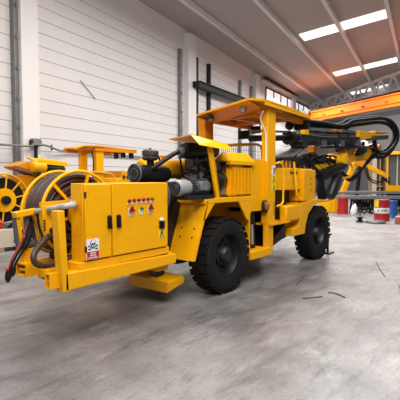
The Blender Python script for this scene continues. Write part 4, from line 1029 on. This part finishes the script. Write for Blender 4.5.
# tall wooden shelves in the background
for i, (p0, p1, z1, m) in enumerate(((371.5, 383, 3.3, 'wood'), (384.5, 393, 3.4, 'wooddark'))):
    t = thing('wooden_cabinet', ('tall pale wooden cabinet in the background behind the far yellow arm', 'tall dark brown wooden cabinet with shelves beside the pale one')[i], 'cabinet', dr(30, (p0 + p1) / 2))
    mb = MB(); D0, D1 = (29.6, 30.6) if i == 0 else (32.6, 33.6)
    mb.hexa([dr(D1 - .1, p0), dr(D1 - .1, p1), dr(D1, p1), dr(D1, p0)], [dr(D1 - .1, p0, z1), dr(D1 - .1, p1, z1), dr(D1, p1, z1), dr(D1, p0, z1)])
    mb.build('back_panel', 'wooddark', t)
    for q in (p0, (p0 + p1) / 2, p1): MB().bar(dr(D0 + .5, q), dr(D0 + .5, q, z1), .9, .1, RT).build('side_panel', m, t)
    for z in (.1, 1.1, 2.1, z1 - .08): MB().hexa([dr(D0, p0, z), dr(D0, p1, z), dr(D1, p1, z), dr(D1, p0, z)], [dr(D0, p0, z + .08), dr(D0, p1, z + .08), dr(D1, p1, z + .08), dr(D1, p0, z + .08)]).build('shelf', m, t)
    if i == 0: MB().hexa([dr(D0 - .05, p0 + .4, .2), dr(D0 - .05, p0 + 5, .2), dr(D0, p0 + 5, .2), dr(D0, p0 + .4, .2)], [dr(D0 - .05, p0 + .4, z1 - .1), dr(D0 - .05, p0 + 5, z1 - .1), dr(D0, p0 + 5, z1 - .1), dr(D0, p0 + .4, z1 - .1)]).build('door', 'palewood', t)
# right edge bits
o = MB().hexa([dr(16, 395.5), dr(16, 404), dr(16.5, 404), dr(16.5, 395.5)], [dr(16, 396, .26), dr(16, 404, .26), dr(16.5, 404, .26), dr(16.5, 396, .26)])
tag(o.build('plastic_bin', mat('faded_red', (.5, .14, .10), .5), bevel=.01), 'faded red plastic bin on the floor at the right edge, nearer than the blue drum', 'bin')
o = MB().hexa([(1.30, -2.18, 0), (1.55, -2.5, 0), (1.95, -2.25, 0), (1.75, -1.98, 0)], [(1.36, -2.12, .07), (1.55, -2.5, .09), (1.95, -2.25, .09), (1.82, -1.92, .07)])
tag(o.build('wooden_block', 'khaki', bevel=.006), 'olive brown wooden block on the floor at the lower right photo edge', 'block')

# thin scraps lying on the concrete
scr = [([(303, 299), (312, 298.2), (322, 297)], 'long dark scrap on the concrete in the foreground right of the rear tire'),
       ([(328, 293), (336, 294), (345, 298)], 'dark bent scrap on the concrete right of the long foreground scrap'),
       ([(376, 262), (379, 268), (385, 277)], 'thin dark scrap on the concrete near the right edge'),
       ([(296, 285), (301, 281), (305, 275)], 'short thin scrap on the concrete below the front tire')]
pitch = math.radians(2.94)
def ground(px, py):
    f = 431.; fw = F2 * math.cos(pitch) - V3((0, 0, math.sin(pitch))); up = F2 * math.sin(pitch) + V3((0, 0, math.cos(pitch)))
    d = fw + RT * ((px - 200) / f) - up * ((py - 200) / f); t = -1.72 / d.z
    return V3((-5.31, -3.583, 1.72)) + d * t
for i, (pts, lbl) in enumerate(scr):
    P = [ground(*p) + V3((0, 0, .007)) for p in pts]
    o = MB().tube(P, .010 if i in (0, 1) else .007, 6, sub=6).build('rubber_scrap', 'stain'); tag(o, lbl, 'scrap', 'dark scraps on the floor')

# ------------------------------------------------------------------ light
world = bpy.data.worlds.new('World'); scene.world = world; world.use_nodes = True
bg = world.node_tree.nodes['Background']; bg.inputs[0].default_value = (.93, .96, 1, 1); bg.inputs[1].default_value = .16
def area(name, loc, sx, sy, power, rot=(0, 0, 0), col=(1, .97, .94)):
    l = bpy.data.lights.new(name, 'AREA'); l.shape = 'RECTANGLE'; l.size = sx; l.size_y = sy; l.energy = power; l.color = col
    o = bpy.data.objects.new(name, l); C.objects.link(o); o.location = loc; o.rotation_euler = rot; return o
area('overhead_fill', (-1, -3.5, 9.5), 5, 5, 900, (math.radians(-12), 0, 0))  # unseen area lights added under the roof to brighten the hall
area('overhead_fill', (4, 3.5, 9.8), 6, 4, 900)
area('overhead_fill', (13, 3, 9.8), 8, 6, 1600)
area('overhead_fill', (26, 5, 9.8), 10, 8, 2600)
area('overhead_fill', (-8, 4, 9.5), 5, 5, 700)
area('overhead_fill', (34, 14, 9.4), 6, 6, 1200)

dl = area('overhead_fill', (-6.5, -6.5, 9.2), 5, 3, 1150, (0, 0, 0), (1, .98, .96))  # added light, tilted to brighten the rig and shade the floor under it
dl.rotation_euler = (V3((-.5, .3, 1.2)) - V3((-6.5, -6.5, 9.2))).to_track_quat('-Z', 'Y').to_euler()
# ------------------------------------------------------------------ camera
cd = bpy.data.cameras.new('Camera'); cam = bpy.data.objects.new('Camera', cd); C.objects.link(cam)
cam.location = (-5.31, -3.583, 1.72)
cd.sensor_width = 36; cd.sensor_fit = 'HORIZONTAL'; cd.lens = 431 / 400 * 36; cd.clip_end = 300
fw = V3((math.cos(math.radians(38)) * math.cos(pitch), math.sin(math.radians(38)) * math.cos(pitch), -math.sin(pitch)))
cam.rotation_euler = fw.to_track_quat('-Z', 'Y').to_euler()
scene.camera = cam
scene.view_settings.view_transform = 'Standard'; scene.view_settings.look = 'None'
scene.view_settings.exposure = -0.1; scene.view_settings.gamma = 1; scene.view_settings.use_curve_mapping = False
